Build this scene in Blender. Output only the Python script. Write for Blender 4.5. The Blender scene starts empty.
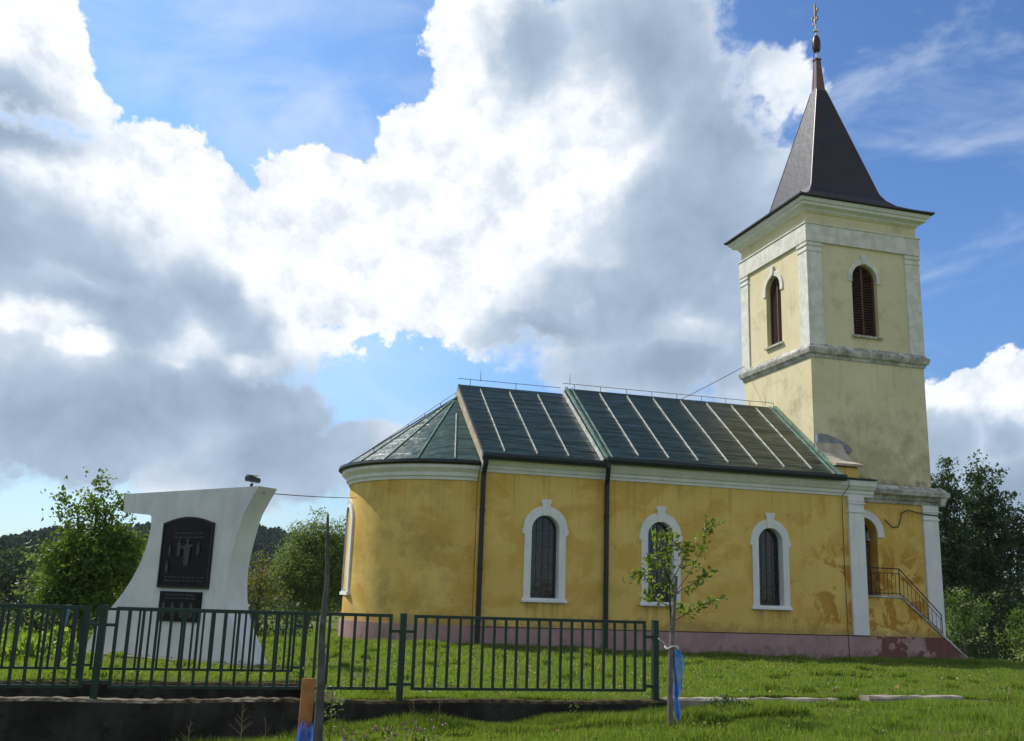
import bpy, bmesh, math, random
import numpy as np
from mathutils import Vector, Matrix, geometry
R = math.radians
random.seed(7); rng = np.random.default_rng(7)
SC = bpy.context.scene
COL = SC.collection

# ------------------------------------------------------------------ camera, light, exposure
cam_d = bpy.data.cameras.new('camera'); cam = bpy.data.objects.new('camera', cam_d); COL.objects.link(cam)
SC.camera = cam
cam_d.sensor_width = 36.0; cam_d.lens = 981.2 / 1024 * 36.0; cam_d.clip_start = 0.1; cam_d.clip_end = 6000
yaw, pitch, roll = R(-15.76), R(13.02), R(1.876)
fw = Vector((-math.sin(yaw) * math.cos(pitch), math.cos(yaw) * math.cos(pitch), math.sin(pitch)))
rt = Vector((math.cos(yaw), math.sin(yaw), 0)); up = rt.cross(fw)
r2 = rt * math.cos(roll) + up * math.sin(roll); u2 = -rt * math.sin(roll) + up * math.cos(roll)
m = Matrix((r2, u2, -fw)).transposed()
cam.rotation_euler = m.to_euler(); cam.location = (0, 0, 0)

SUN_EL, SUN_AZ = 48.0, -42.0          # azimuth clockwise from +Y
sd = bpy.data.lights.new('sun', 'SUN'); sun = bpy.data.objects.new('sun', sd); COL.objects.link(sun)
sd.energy = 5.0; sd.angle = R(0.5); sd.color = (1.0, 0.94, 0.84)
sv = Vector((math.sin(R(SUN_AZ)) * math.cos(R(SUN_EL)), math.cos(R(SUN_AZ)) * math.cos(R(SUN_EL)), math.sin(R(SUN_EL))))
sun.rotation_euler = sv.to_track_quat('Z', 'Y').to_euler(); sun.location = (-40, 60, 90)

SC.render.engine = 'CYCLES'
SC.view_settings.view_transform = 'Standard'; SC.view_settings.look = 'None'
SC.view_settings.exposure = 0.0; SC.view_settings.gamma = 1.0
SC.view_settings.use_curve_mapping = False
SC.cycles.max_bounces = 6; SC.cycles.diffuse_bounces = 3; SC.cycles.transparent_max_bounces = 8
SC.cycles.use_denoising = True

# clouds: (centre u, centre v, radius u, radius v, turn), degrees on the sky, u = azimuth from 15.76 degrees east of north times cos(elevation)
COV = [(-26.7, 27.3, 3.6, 3.6, 16.0), (-24.5, 25.9, 3.0, 1.7, -21.0), (-25.2, 29.5, 2.1, 2.1, 16.0), (-24.8, 19.9, 11.1, 4.3, 1.0), (-18.8, 21.0, 5.9, 4.0, -31.0), (-21.9, 14.1, 13.1, 6.3, 8.0), (-15.1, 17.4, 4.4, 4.1, -53.0), (-24.2, 9.5, 10.2, 3.8, 6.0), (-15.9, 8.7, 6.0, 3.3, 4.0), (-14.7, 6.8, 7.2, 2.3, 4.0), (-21.5, 6.8, 3.1, 1.3, 5.0), (-8.1, 8.3, 2.6, 1.4, 3.0), (-11.2, 22.9, 4.2, 2.3, 7.0), (-7.6, 21.6, 5.1, 3.4, 5.0), (-5.1, 25.4, 3.1, 3.9, 4.0), (-12.3, 19.1, 4.5, 3.1, -24.0), (-9.5, 16.6, 3.4, 2.2, 15.0), (-1.2, 30.5, 4.6, 5.2, 3.0), (2.3, 26.8, 7.3, 7.3, 1.0), (-1.5, 20.0, 11.0, 6.1, 2.0), (-3.7, 16.4, 6.4, 2.1, -7.0), (6.0, 30.6, 5.9, 6.5, -2.0), (8.1, 22.9, 6.8, 10.1, -2.0), (8.5, 16.1, 6.9, 4.9, -1.0), (5.7, 13.8, 4.1, 2.2, 0.0), (12.5, 14.8, 2.5, 4.5, -1.0), (13.7, 17.1, 3.9, 5.0, -2.0), (12.8, 23.2, 3.3, 5.5, 21.0), (13.8, 29.8, 1.4, 1.3, -36.0), (15.3, 28.4, 1.6, 1.1, -27.0), (25.8, 10.7, 3.6, 2.3, 12.0), (28.4, 10.8, 4.4, 2.9, -4.0), (24.1, 8.9, 3.1, 2.0, -2.0), (27.0, 7.3, 5.4, 2.9, -2.0)]
GREY = [(-27.9, 23.9, 5.0, 2.0, 0.0), (-26.8, 18.0, 8.9, 3.5, -11.0), (-22.4, 15.6, 8.8, 3.6, -27.0), (-24.6, 8.4, 13.6, 4.3, 3.0), (-17.0, 10.2, 9.3, 3.3, 0.0), (-13.1, 7.7, 8.9, 3.9, 4.0), (-16.4, 14.8, 4.7, 2.3, -44.0), (7.0, 31.1, 6.4, 5.1, -2.0), (11.7, 27.1, 4.9, 11.4, -4.0), (10.5, 20.0, 6.8, 9.6, -2.0), (6.7, 17.2, 7.5, 3.5, 15.0), (8.0, 13.2, 8.6, 2.9, 0.0), (0.7, 31.1, 2.4, 3.2, -9.0), (15.5, 19.2, 6.6, 10.4, -4.0), (1.6, 15.4, 4.7, 1.6, 6.0), (23.7, 8.4, 3.1, 2.0, -2.0), (27.0, 5.7, 5.4, 3.4, -1.0), (27.0, 8.8, 2.2, 1.2, -22.0)]
BRIGHT = [(-26.0, 13.7, 3.0, 0.7, 4.0), (-23.6, 12.5, 1.5, 0.6, 8.0), (-17.4, 13.3, 2.5, 1.2, 36.0), (-15.2, 12.0, 1.4, 0.8, -15.0), (-18.8, 11.6, 1.2, 0.8, 6.0), (-22.9, 15.8, 2.6, 0.6, -6.0), (9.6, 15.8, 2.3, 1.3, -1.0), (13.9, 29.4, 2.9, 2.4, -6.0), (2.4, 22.9, 5.1, 1.7, 39.0), (4.7, 29.0, 2.1, 2.3, -1.0), (25.8, 11.8, 3.0, 1.1, 11.0)]

class NT:
    def __init__(s, tree): s.t = tree; s.n = tree.nodes; s.l = tree.links
    def add(s, typ, **kw):
        nd = s.n.new(typ)
        for k, v in kw.items(): setattr(nd, k, v)
        return nd
    def put(s, sock, v):
        if v is None: return
        if isinstance(v, bpy.types.NodeSocket): s.l.new(v, sock)
        else: sock.default_value = v
    def math(s, op, a, b=None, c=None, clamp=False):
        nd = s.add('ShaderNodeMath', operation=op, use_clamp=clamp)
        for i, v in enumerate((a, b, c)): s.put(nd.inputs[i], v)
        return nd.outputs[0]
    def vmath(s, op, a, b=None, scale=None):
        nd = s.add('ShaderNodeVectorMath', operation=op)
        s.put(nd.inputs[0], a)
        if b is not None: s.put(nd.inputs[1], b)
        if scale is not None: s.put(nd.inputs['Scale'], scale)
        return nd.outputs['Value'] if op in ('LENGTH', 'DOT_PRODUCT') else nd.outputs[0]
    def noise(s, vec, scale, detail=4, rough=0.55, dist=0.0, color=False):
        nd = s.add('ShaderNodeTexNoise'); s.put(nd.inputs['Vector'], vec)
        nd.inputs['Scale'].default_value = scale; nd.inputs['Detail'].default_value = detail
        nd.inputs['Roughness'].default_value = rough; nd.inputs['Distortion'].default_value = dist
        return nd.outputs['Color'] if color else nd.outputs[0]
    def mapr(s, v, a, b, c=0.0, d=1.0, smooth=True):
        nd = s.add('ShaderNodeMapRange', interpolation_type='SMOOTHSTEP' if smooth else 'LINEAR')
        for i, x in enumerate((v, a, b, c, d)): s.put(nd.inputs[i], x)
        return nd.outputs[0]
    def mix(s, f, a, b, blend='MIX'):
        nd = s.add('ShaderNodeMix', data_type='RGBA', blend_type=blend)
        s.put(nd.inputs[0], f)
        for i, v in ((6, a), (7, b)):
            s.put(nd.inputs[i], (*v, 1.0) if isinstance(v, tuple) and len(v) == 3 else v)
        return nd.outputs[2]

def make_world():
    w = bpy.data.worlds.new('World'); SC.world = w; w.use_nodes = True
    N = NT(w.node_tree); N.n.clear()
    out = N.add('ShaderNodeOutputWorld'); bg = N.add('ShaderNodeBackground'); bg.inputs[1].default_value = 0.1
    sky = N.add('ShaderNodeTexSky', sky_type='NISHITA', sun_disc=False)
    sky.sun_elevation = R(SUN_EL); sky.sun_rotation = R(SUN_AZ); sky.air_density = 1.0; sky.dust_density = 0.0; sky.ozone_density = 4.0
    tc = N.add('ShaderNodeTexCoord'); d = N.vmath('NORMALIZE', tc.outputs['Generated'])
    sx = N.add('ShaderNodeSeparateXYZ'); N.put(sx.inputs[0], d)
    el = N.math('ARCSINE', sx.outputs[2])
    az = N.math('ARCTAN2', sx.outputs[0], sx.outputs[1])
    az = N.math('SUBTRACT', az, R(15.76))
    u = N.math('MULTIPLY', N.math('MULTIPLY', az, N.math('COSINE', el)), 180 / math.pi)
    v = N.math('MULTIPLY', el, 180 / math.pi)
    cx = N.add('ShaderNodeCombineXYZ'); N.put(cx.inputs[0], u); N.put(cx.inputs[1], v)
    uv = cx.outputs[0]
    w1 = N.vmath('SUBTRACT', N.noise(uv, 0.11, 3, 0.5, color=True), (0.5, 0.5, 0.5))
    w2 = N.vmath('SUBTRACT', N.noise(uv, 0.55, 3, 0.6, color=True), (0.5, 0.5, 0.5))
    wv = N.vmath('ADD', uv, N.vmath('SCALE', w1, scale=3.5)); wv = N.vmath('ADD', wv, N.vmath('SCALE', w2, scale=1.6))
    flat = N.vmath('MULTIPLY', wv, (1, 1, 0))
    def field(blobs, grow):
        acc = None
        for (a, b, ra, rb, t) in blobs:
            mp = N.add('ShaderNodeMapping', vector_type='TEXTURE'); N.put(mp.inputs[0], flat)
            mp.inputs['Location'].default_value = (a, b, 0); mp.inputs['Rotation'].default_value = (0, 0, R(t))
            mp.inputs['Scale'].default_value = (ra * grow, rb * grow, 1)
            g = N.add('ShaderNodeTexGradient', gradient_type='SPHERICAL'); N.put(g.inputs[0], mp.outputs[0])
            if acc is None: acc = g.outputs[1]
            else:
                sm = N.add('ShaderNodeMath', operation='SMOOTH_MAX'); N.put(sm.inputs[0], acc); N.put(sm.inputs[1], g.outputs[1]); sm.inputs[2].default_value = 0.06
                acc = sm.outputs[0]
        return acc
    f1 = N.noise(uv, 0.36, 10, 0.62)          # billows
    f2 = N.noise(uv, 0.15, 8, 0.5, 0.2)
    cov = field(COV, 1.6); grey = field(GREY, 1.5); brt = field(BRIGHT, 1.5)
    # away from the view: broken cloud everywhere
    far = N.mapr(N.vmath('LENGTH', uv), 40.0, 70.0)
    gen = N.mapr(N.noise(d, 2.2, 8, 0.6), 0.42, 0.60, 0.15, 0.6)
    cov = N.math('ADD', N.math('MULTIPLY', cov, N.math('SUBTRACT', 1.0, far)), N.math('MULTIPLY', gen, far))
    c = N.math('ADD', cov, N.math('MULTIPLY', N.math('SUBTRACT', f1, 0.5), 0.75))
    soft = N.mapr(grey, 0.1, 0.5, 0.035, 0.12)
    alpha = N.mapr(c, N.math('SUBTRACT', 0.40, soft), N.math('ADD', 0.40, soft))
    # thin veils
    veil = N.mapr(N.noise(N.vmath('MULTIPLY', uv, (0.6, 1.2, 1)), 0.10, 7, 0.6, 1.5), N.mapr(u, 10.0, -5.0, 0.50, 0.36), 0.80, 0.0, 0.55)
    g = N.math('ADD', grey, N.math('MULTIPLY', N.math('SUBTRACT', f2, 0.5), 0.75))
    g = N.math('SUBTRACT', g, N.math('MULTIPLY', brt, 0.42))
    gm = N.math('MULTIPLY', N.mapr(g, 0.10, 0.62), N.mapr(c, 0.40, 0.56, N.mapr(v, 10.0, 16.0, 0.97, 0.5), 1.0))
    thick = N.mapr(c, 0.45, 1.1)             # thicker cloud lets less sun through
    shade = N.mix(N.math('MULTIPLY', N.math('ADD', N.mapr(N.noise(uv, 0.25, 7, 0.6, 0.3), 0.25, 0.75), N.mapr(g, 0.95, 0.45)), 0.5), (2.9, 3.9, 5.2), (5.2, 6.4, 7.9))
    lit = N.mix(N.mapr(f1, 0.3, 0.62), (7.4, 8.1, 9.0), (10.9, 11.2, 11.6))
    cl = N.mix(gm, lit, shade)
    cl = N.mix(far, cl, (7.0, 7.3, 7.7))        # cloud away from the sun side is dimmer
    left = N.mapr(u, 22.0, -22.0, 0.0, 1.0)
    tint = N.mix(left, (0.95, 1.2, 1.5), (1.85, 2.0, 2.05))
    low = N.mapr(v, 1.0, 17.0, 0.60, 1.0)
    tint = N.vmath('SCALE', tint, scale=low)
    tint = N.mix(far, tint, (0.92, 1.0, 1.1))
    skyc = N.mix(veil, N.mix(1.0, sky.outputs[0], tint, 'MULTIPLY'), (7.5, 8.6, 10.0))
    res = N.mix(alpha, skyc, cl)
    N.put(bg.inputs[0], res); N.l.new(bg.outputs[0], out.inputs[0])
make_world()

# ------------------------------------------------------------------ materials
def mat(name, build):
    m = bpy.data.materials.new(name); m.use_nodes = True
    N = NT(m.node_tree); N.n.clear()
    out = N.add('ShaderNodeOutputMaterial'); p = N.add('ShaderNodeBsdfPrincipled')
    geo = N.add('ShaderNodeNewGeometry'); N.pos = geo.outputs['Position']; N.geo = geo; N.p = p; N.out = out
    sh = build(N, p)
    N.l.new(sh if sh is not None else p.outputs[0], out.inputs[0])
    return m
def setp(N, p, col=None, rough=None, metal=None, spec=None):
    if col is not None: N.put(p.inputs['Base Color'], (*col, 1.0) if isinstance(col, tuple) else col)
    if rough is not None: N.put(p.inputs['Roughness'], rough)
    if metal is not None: N.put(p.inputs['Metallic'], metal)
    if spec is not None: N.put(p.inputs['Specular IOR Level'], spec)
def bump(N, p, h, strength=0.3, dist=0.02):
    b = N.add('ShaderNodeBump'); b.inputs['Strength'].default_value = strength; b.inputs['Distance'].default_value = dist
    N.put(b.inputs['Height'], h); N.l.new(b.outputs[0], p.inputs['Normal'])
def simple(name, col, rough=0.6, metal=0.0, var=0.25, scale=3.0, bumps=0.0, spec=0.5):
    def b(N, p):
        n = N.noise(N.pos, scale, 5, 0.6)
        c = N.mix(N.mapr(n, 0.3, 0.7), tuple(x * (1 - var) for x in col), tuple(min(1, x * (1 + var)) for x in col))
        setp(N, p, c, rough, metal, spec)
        if bumps: bump(N, p, N.noise(N.pos, scale * 8, 4, 0.6), bumps, 0.01)
    return mat(name, b)

def streaks(N, sx=6.0, sz=0.35, lo=0.5, hi=0.75):
    v = N.vmath('MULTIPLY', N.pos, (sx, sx, sz)); return N.mapr(N.noise(v, 1.0, 5, 0.6), lo, hi)

def b_yellow(N, p):
    sx = N.add('ShaderNodeSeparateXYZ'); N.put(sx.inputs[0], N.pos); X, Y, Z = sx.outputs
    base = N.mix(N.mapr(N.noise(N.pos, 0.7, 4, 0.6), 0.3, 0.7), (0.72, 0.49, 0.13), (0.80, 0.57, 0.18))
    # patchy repainting in a deeper orange
    n1 = N.noise(N.vmath('MULTIPLY', N.pos, (1, 1, 1.25)), 0.62, 7, 0.62, 0.5)
    base = N.mix(N.mapr(n1, 0.46, 0.60, 0.0, 0.5), base, (0.58, 0.30, 0.04))
    low = N.mapr(X, 20.2, 22.5)
    n2 = N.noise(N.pos, 0.9, 8, 0.7, 0.8)
    lz = N.mapr(Z, 3.4, 1.2, 0.0, 1.0)
    st = N.math('MULTIPLY', N.math('MULTIPLY', low, N.mapr(n2, 0.50, 0.54, 0.0, 0.85)), lz)
    base = N.mix(st, base, (0.44, 0.19, 0.018))
    # grime on the rounded east end
    ap = N.mapr(X, 8.3, 7.2)
    gr = N.math('MULTIPLY', ap, N.mapr(N.noise(N.pos, 0.8, 8, 0.7), 0.42, 0.68, 0.0, 0.55))
    base = N.mix(gr, base, (0.33, 0.25, 0.085))
    gr2 = N.mapr(N.math('ADD', N.noise(N.pos, 1.3, 8, 0.7), N.mapr(Z, -0.2, -1.1, 0.0, 0.16, False)), 0.58, 0.72, 0.0, 0.55)
    base = N.mix(gr2, base, (0.36, 0.25, 0.08))
    # drips from the cornice and damp above the plinth
    drip = N.math('MULTIPLY', streaks(N, 6.0, 0.22, 0.50, 0.72), N.mapr(Z, 2.0, 4.3, 0.06, 0.38))
    base = N.mix(drip, base, (0.33, 0.22, 0.06))
    for c in (10.735, 15.12, 19.57):
        ux = N.math('SUBTRACT', N.math('ABSOLUTE', N.math('SUBTRACT', X, c)), N.math('MULTIPLY', N.noise(N.pos, 5, 4, 0.6), 0.5))
        us = N.math('MULTIPLY', N.math('MULTIPLY', N.mapr(ux, 0.62, 0.40), N.mapr(Z, -0.95, -0.1, 0.1, 0.6)), N.mapr(Z, -0.02, -0.12))
        base = N.mix(N.math('MULTIPLY', us, streaks(N, 9, 0.3, 0.40, 0.62)), base, (0.30, 0.21, 0.07))
    damp = N.mapr(N.math('ADD', N.noise(N.pos, 1.8, 8, 0.7), N.mapr(Z, -0.3, -1.0, -0.25, 0.18, False)), 0.46, 0.62, 0.0, 0.45)
    base = N.mix(damp, base, (0.36, 0.25, 0.10))
    fine = N.noise(N.pos, 14, 5, 0.7)
    base = N.mix(N.mapr(fine, 0.2, 0.8, 0.0, 0.14, False), base, (0.40, 0.27, 0.08))
    setp(N, p, base, 0.92, 0, 0.2); bump(N, p, N.noise(N.pos, 30, 5, 0.7), 0.35, 0.01)
M = {}
M['yellow'] = mat('yellow_plaster', b_yellow)
def b_tower(N, p):
    sx = N.add('ShaderNodeSeparateXYZ'); N.put(sx.inputs[0], N.pos); Z = sx.outputs[2]
    base = N.mix(N.mapr(N.noise(N.pos, 0.6, 5, 0.6), 0.3, 0.7), (0.70, 0.62, 0.40), (0.78, 0.70, 0.47))
    low = N.mapr(Z, 9.5, 4.8, 0.0, 0.22)
    gr = N.mapr(N.math('ADD', N.noise(N.pos, 0.9, 8, 0.7), low), 0.50, 0.78, 0.0, 0.62)
    base = N.mix(gr, base, (0.31, 0.285, 0.16))
    foot = N.mapr(N.math('ADD', N.noise(N.pos, 2.0, 7, 0.7), N.mapr(Z, 5.9, 4.7, -0.3, 0.22)), 0.5, 0.7, 0.0, 0.7)
    base = N.mix(foot, base, (0.13, 0.125, 0.08))
    base = N.mix(N.math('MULTIPLY', streaks(N, 4.0, 0.25, 0.55, 0.75), 0.32), base, (0.30, 0.27, 0.15))
    base = N.mix(N.mapr(N.noise(N.pos, 12, 5, 0.7), 0.2, 0.8, 0.0, 0.2, False), base, (0.38, 0.34, 0.2))
    setp(N, p, base, 0.93, 0, 0.2); bump(N, p, N.noise(N.pos, 25, 5, 0.7), 0.35, 0.01)
M['tower'] = mat('pale_tower_plaster', b_tower)
def b_white(N, p):
    base = N.mix(N.mapr(N.noise(N.pos, 1.5, 5, 0.6), 0.3, 0.7), (0.70, 0.71, 0.72), (0.80, 0.80, 0.80))
    base = N.mix(N.math('MULTIPLY', streaks(N, 7, 0.8, 0.5, 0.75), 0.28), base, (0.42, 0.42, 0.40))
    base = N.mix(N.mapr(N.noise(N.pos, 9, 6, 0.7), 0.55, 0.8, 0.0, 0.3), base, (0.40, 0.39, 0.35))
    setp(N, p, base, 0.85, 0, 0.25); bump(N, p, N.noise(N.pos, 30, 4, 0.7), 0.2, 0.01)
M['white'] = mat('white_painted_trim', b_white)
def b_worn(N, p):
    base = N.mix(N.mapr(N.noise(N.pos, 2.0, 8, 0.7), 0.38, 0.62), (0.62, 0.61, 0.55), (0.78, 0.77, 0.71))
    base = N.mix(N.math('MULTIPLY', streaks(N, 8, 0.8, 0.5, 0.75), 0.32), base, (0.34, 0.33, 0.30))
    setp(N, p, base, 0.9, 0, 0.2); bump(N, p, N.noise(N.pos, 18, 5, 0.7), 0.5, 0.02)
M['worn'] = mat('worn_whitewash', b_worn)
def b_dirtyc(N, p):
    base = N.mix(N.mapr(N.noise(N.pos, 2.5, 8, 0.72), 0.38, 0.62), (0.30, 0.29, 0.26), (0.62, 0.61, 0.57))
    base = N.mix(N.math('MULTIPLY', streaks(N, 9, 1.0, 0.5, 0.78), 0.8), base, (0.14, 0.135, 0.11))
    setp(N, p, base, 0.93, 0, 0.2); bump(N, p, N.noise(N.pos, 14, 6, 0.7), 0.7, 0.03)
M['weathered'] = mat('weathered_cornice', b_dirtyc)
def b_cap(N, p):
    base = N.mix(N.mapr(N.noise(N.pos, 3.0, 8, 0.7), 0.35, 0.65), (0.36, 0.31, 0.23), (0.52, 0.47, 0.38))
    setp(N, p, base, 0.9, 0, 0.2); bump(N, p, N.noise(N.pos, 18, 5, 0.7), 0.5, 0.02)
M['cap'] = mat('bare_render', b_cap)
def b_plinth(N, p):
    sx = N.add('ShaderNodeSeparateXYZ'); N.put(sx.inputs[0], N.pos); X, Y, Z = sx.outputs
    base = N.mix(N.mapr(N.noise(N.pos, 1.2, 6, 0.65), 0.3, 0.7), (0.36, 0.225, 0.225), (0.44, 0.285, 0.275))
    sc = N.mapr(N.math('ADD', N.noise(N.pos, 1.1, 7, 0.65), N.mapr(X, 23.0, 25.0, -0.2, 0.04)), 0.53, 0.57)
    base = N.mix(sc, base, (0.19, 0.075, 0.065))
    base = N.mix(N.mapr(N.math('ADD', N.noise(N.pos, 3, 6, 0.7), N.mapr(Z, -1.3, -1.9, 0.0, 0.25, False)), 0.55, 0.8, 0.0, 0.7), base, (0.13, 0.10, 0.07))
    base = N.mix(N.math('MULTIPLY', streaks(N, 7, 0.8, 0.5, 0.75), 0.35), base, (0.24, 0.15, 0.14))
    setp(N, p, base, 0.9, 0, 0.2); bump(N, p, N.noise(N.pos, 25, 5, 0.7), 0.4, 0.01)
M['plinth'] = mat('dusky_pink_plinth', b_plinth)
def b_roof(N, p):
    sx = N.add('ShaderNodeSeparateXYZ'); N.put(sx.inputs[0], N.pos); X, Y, Z = sx.outputs
    base = N.mix(N.mapr(N.noise(N.pos, 0.9, 6, 0.65), 0.3, 0.7), (0.003, 0.016, 0.015), (0.008, 0.030, 0.027))
    # old brown bloom on the west half
    br = N.math('MULTIPLY', N.mapr(X, 16.6, 19.5), N.mapr(N.noise(N.pos, 1.0, 7, 0.7), 0.30, 0.60, 0.1, 0.75))
    base = N.mix(br, base, (0.060, 0.056, 0.026))
    dirt = N.mapr(N.noise(N.vmath('MULTIPLY', N.pos, (1.2, 4, 4)), 1.6, 7, 0.7), 0.52, 0.75, 0.0, 0.55)
    base = N.mix(dirt, base, (0.030, 0.045, 0.036))
    base = N.mix(N.mapr(X, 8.4, 8.2, 0.0, 0.8), base, (0.040, 0.082, 0.070))  # apse roof: greener sheet, its sunlit paleness put into the colour
    rr = N.mapr(N.noise(N.pos, 2.0, 5, 0.6), 0.3, 0.7, 0.28, 0.50)
    setp(N, p, base, rr, 0.0, 0.30)
    wav = N.math('ADD', N.math('MULTIPLY', N.noise(N.vmath('MULTIPLY', N.pos, (0.5, 2.2, 2.2)), 1.3, 3, 0.5), 1.0),
                 N.math('MULTIPLY', N.noise(N.vmath('MULTIPLY', N.pos, (0.6, 7, 7)), 1.3, 3, 0.6), 0.35))
    lap = N.math('FRACT', N.math('MULTIPLY', Z, 1.45)); wav = N.math('ADD', wav, N.math('MULTIPLY', N.mapr(lap, 0.0, 0.05), 0.16)); bump(N, p, wav, 1.0, 0.10)
M['roof'] = mat('green_sheet_roof', b_roof)
M['rib'] = simple('pale_seam_metal', (0.46, 0.50, 0.46), 0.35, 0.0, 0.35, 5)
M['verge'] = simple('verdigris_flashing', (0.13, 0.24, 0.19), 0.45, 0.0, 0.4, 4)
M['gutter'] = simple('dark_green_gutter', (0.006, 0.014, 0.013), 0.5, 0.0, 0.3, 4)
def b_spire(N, p):
    sx = N.add('ShaderNodeSeparateXYZ'); N.put(sx.inputs[0], N.pos); Z = sx.outputs[2]
    base = N.mix(N.mapr(N.noise(N.pos, 1.2, 6, 0.65), 0.3, 0.7), (0.013, 0.009, 0.010), (0.026, 0.019, 0.019))
    lap = N.math('FRACT', N.math('MULTIPLY', Z, 1.9))
    ln = N.mapr(lap, 0.0, 0.09, 1.0, 0.0)
    base = N.mix(N.math('MULTIPLY', ln, 0.35), base, (0.02, 0.015, 0.015))
    setp(N, p, base, 0.42, 0.0, 0.5); bump(N, p, N.math('ADD', lap, N.noise(N.pos, 3, 4, 0.6)), 0.5, 0.03)
M['spire'] = mat('brown_spire_sheet', b_spire)
M['copper'] = simple('red_brown_sheet', (0.12, 0.055, 0.045), 0.4, 0.0, 0.25, 6)
M['steel'] = simple('bright_steel', (0.62, 0.60, 0.56), 0.3, 0.9, 0.15, 6)
M['ball'] = simple('old_bronze_ball', (0.06, 0.035, 0.03), 0.35, 0.6, 0.3, 8)
M['dark_iron'] = simple('dark_iron', (0.018, 0.018, 0.018), 0.5, 0.4, 0.3, 8)
M['rusty'] = simple('rusty_conductor', (0.07, 0.045, 0.035), 0.7, 0.3, 0.3, 8)
M['louver'] = simple('brown_shutter_wood', (0.105, 0.042, 0.025), 0.7, 0.0, 0.35, 5, 0.2)
M['door'] = simple('old_door_wood', (0.10, 0.05, 0.022), 0.65, 0.0, 0.3, 5, 0.2)
M['frame'] = simple('dark_window_frame', (0.045, 0.045, 0.045), 0.6, 0.0, 0.25, 5)
def b_glass(N, p):
    base = N.mix(N.mapr(N.noise(N.pos, 1.6, 4, 0.6), 0.35, 0.65), (0.005, 0.005, 0.007), (0.018, 0.015, 0.018))
    setp(N, p, base, 0.08, 0, 0.5); bump(N, p, N.noise(N.pos, 1.5, 2, 0.5), 0.15, 0.05)
M['glass'] = mat('dim_window_glass', b_glass)
def b_fence(N, p):
    base = N.mix(N.mapr(N.noise(N.pos, 6, 6, 0.65), 0.35, 0.65), (0.004, 0.023, 0.014), (0.006, 0.034, 0.021))
    base = N.mix(N.mapr(N.noise(N.pos, 16, 6, 0.75), 0.58, 0.66, 0.0, 0.8), base, (0.07, 0.035, 0.018))
    setp(N, p, base, 0.38, 0, 0.5); bump(N, p, N.noise(N.pos, 40, 3, 0.6), 0.15, 0.003)
M['fence'] = mat('dark_green_fence_paint', b_fence)
def b_conc(N, p):
    sx = N.add('ShaderNodeSeparateXYZ'); N.put(sx.inputs[0], N.pos); Z = sx.outputs[2]
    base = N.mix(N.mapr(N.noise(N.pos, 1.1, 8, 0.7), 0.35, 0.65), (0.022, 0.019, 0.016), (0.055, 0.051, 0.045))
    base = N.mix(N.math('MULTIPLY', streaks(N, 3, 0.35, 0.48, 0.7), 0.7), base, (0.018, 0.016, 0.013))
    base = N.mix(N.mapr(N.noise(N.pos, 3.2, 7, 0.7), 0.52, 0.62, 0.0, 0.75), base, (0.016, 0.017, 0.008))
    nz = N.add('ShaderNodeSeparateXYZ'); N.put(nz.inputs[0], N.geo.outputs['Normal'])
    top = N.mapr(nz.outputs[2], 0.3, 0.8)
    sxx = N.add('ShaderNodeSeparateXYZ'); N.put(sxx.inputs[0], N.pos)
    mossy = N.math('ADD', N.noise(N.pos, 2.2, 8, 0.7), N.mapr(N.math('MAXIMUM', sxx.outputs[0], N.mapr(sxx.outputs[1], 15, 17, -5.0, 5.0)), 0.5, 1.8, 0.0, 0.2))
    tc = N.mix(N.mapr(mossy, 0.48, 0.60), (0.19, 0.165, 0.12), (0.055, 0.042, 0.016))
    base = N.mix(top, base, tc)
    setp(N, p, base, 0.95, 0, 0.2); bump(N, p, N.noise(N.pos, 12, 8, 0.7), 0.9, 0.04)
M['concrete'] = mat('old_mossy_concrete', b_conc)
M['kerb'] = simple('pale_kerb_concrete', (0.24, 0.21, 0.17), 0.9, 0.0, 0.3, 3, 0.5)
def b_mon(N, p):
    base = N.mix(N.mapr(N.noise(N.pos, 1.2, 5, 0.6), 0.3, 0.7), (0.62, 0.63, 0.65), (0.74, 0.74, 0.74))
    base = N.mix(N.math('MULTIPLY', streaks(N, 6, 0.35, 0.45, 0.72), 0.22), base, (0.42, 0.43, 0.42))
    setp(N, p, base, 0.85, 0, 0.25); bump(N, p, N.noise(N.pos, 26, 5, 0.7), 0.3, 0.01)
M['monument'] = mat('whitewashed_monument', b_mon)
def b_slab(N, p):
    setp(N, p, N.mix(N.mapr(N.noise(N.pos, 5, 6, 0.7), 0.4, 0.65), (0.0045, 0.003, 0.0045), (0.009, 0.007, 0.008)), 0.45, 0, 0.15)
M['slab'] = mat('black_polished_slab', b_slab)
M['bronze'] = simple('dull_grey_relief', (0.030, 0.030, 0.034), 0.55, 0.0, 0.4, 20)
M['bark'] = simple('brown_bark', (0.075, 0.055, 0.038), 0.9, 0.0, 0.35, 6, 0.6)
M['stake'] = simple('weathered_stake_wood', (0.16, 0.14, 0.115), 0.85, 0.0, 0.35, 7, 0.5)
M['post'] = simple('dark_weathered_pole', (0.095, 0.09, 0.08), 0.85, 0.0, 0.4, 7, 0.5)
M['board'] = simple('orange_timber', (0.46, 0.20, 0.065), 0.75, 0.0, 0.2, 5, 0.3)
M['twine'] = simple('white_twine', (0.7, 0.7, 0.68), 0.8)
M['rock'] = simple('grey_stone', (0.25, 0.235, 0.21), 0.9, 0.0, 0.4, 3, 0.6)
M['bluewood'] = simple('pale_blue_paint', (0.14, 0.24, 0.42), 0.7, 0.0, 0.2, 5)
M['camera_shell'] = simple('dark_lamp_housing', (0.03, 0.035, 0.045), 0.4, 0.1, 0.2, 9)
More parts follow.
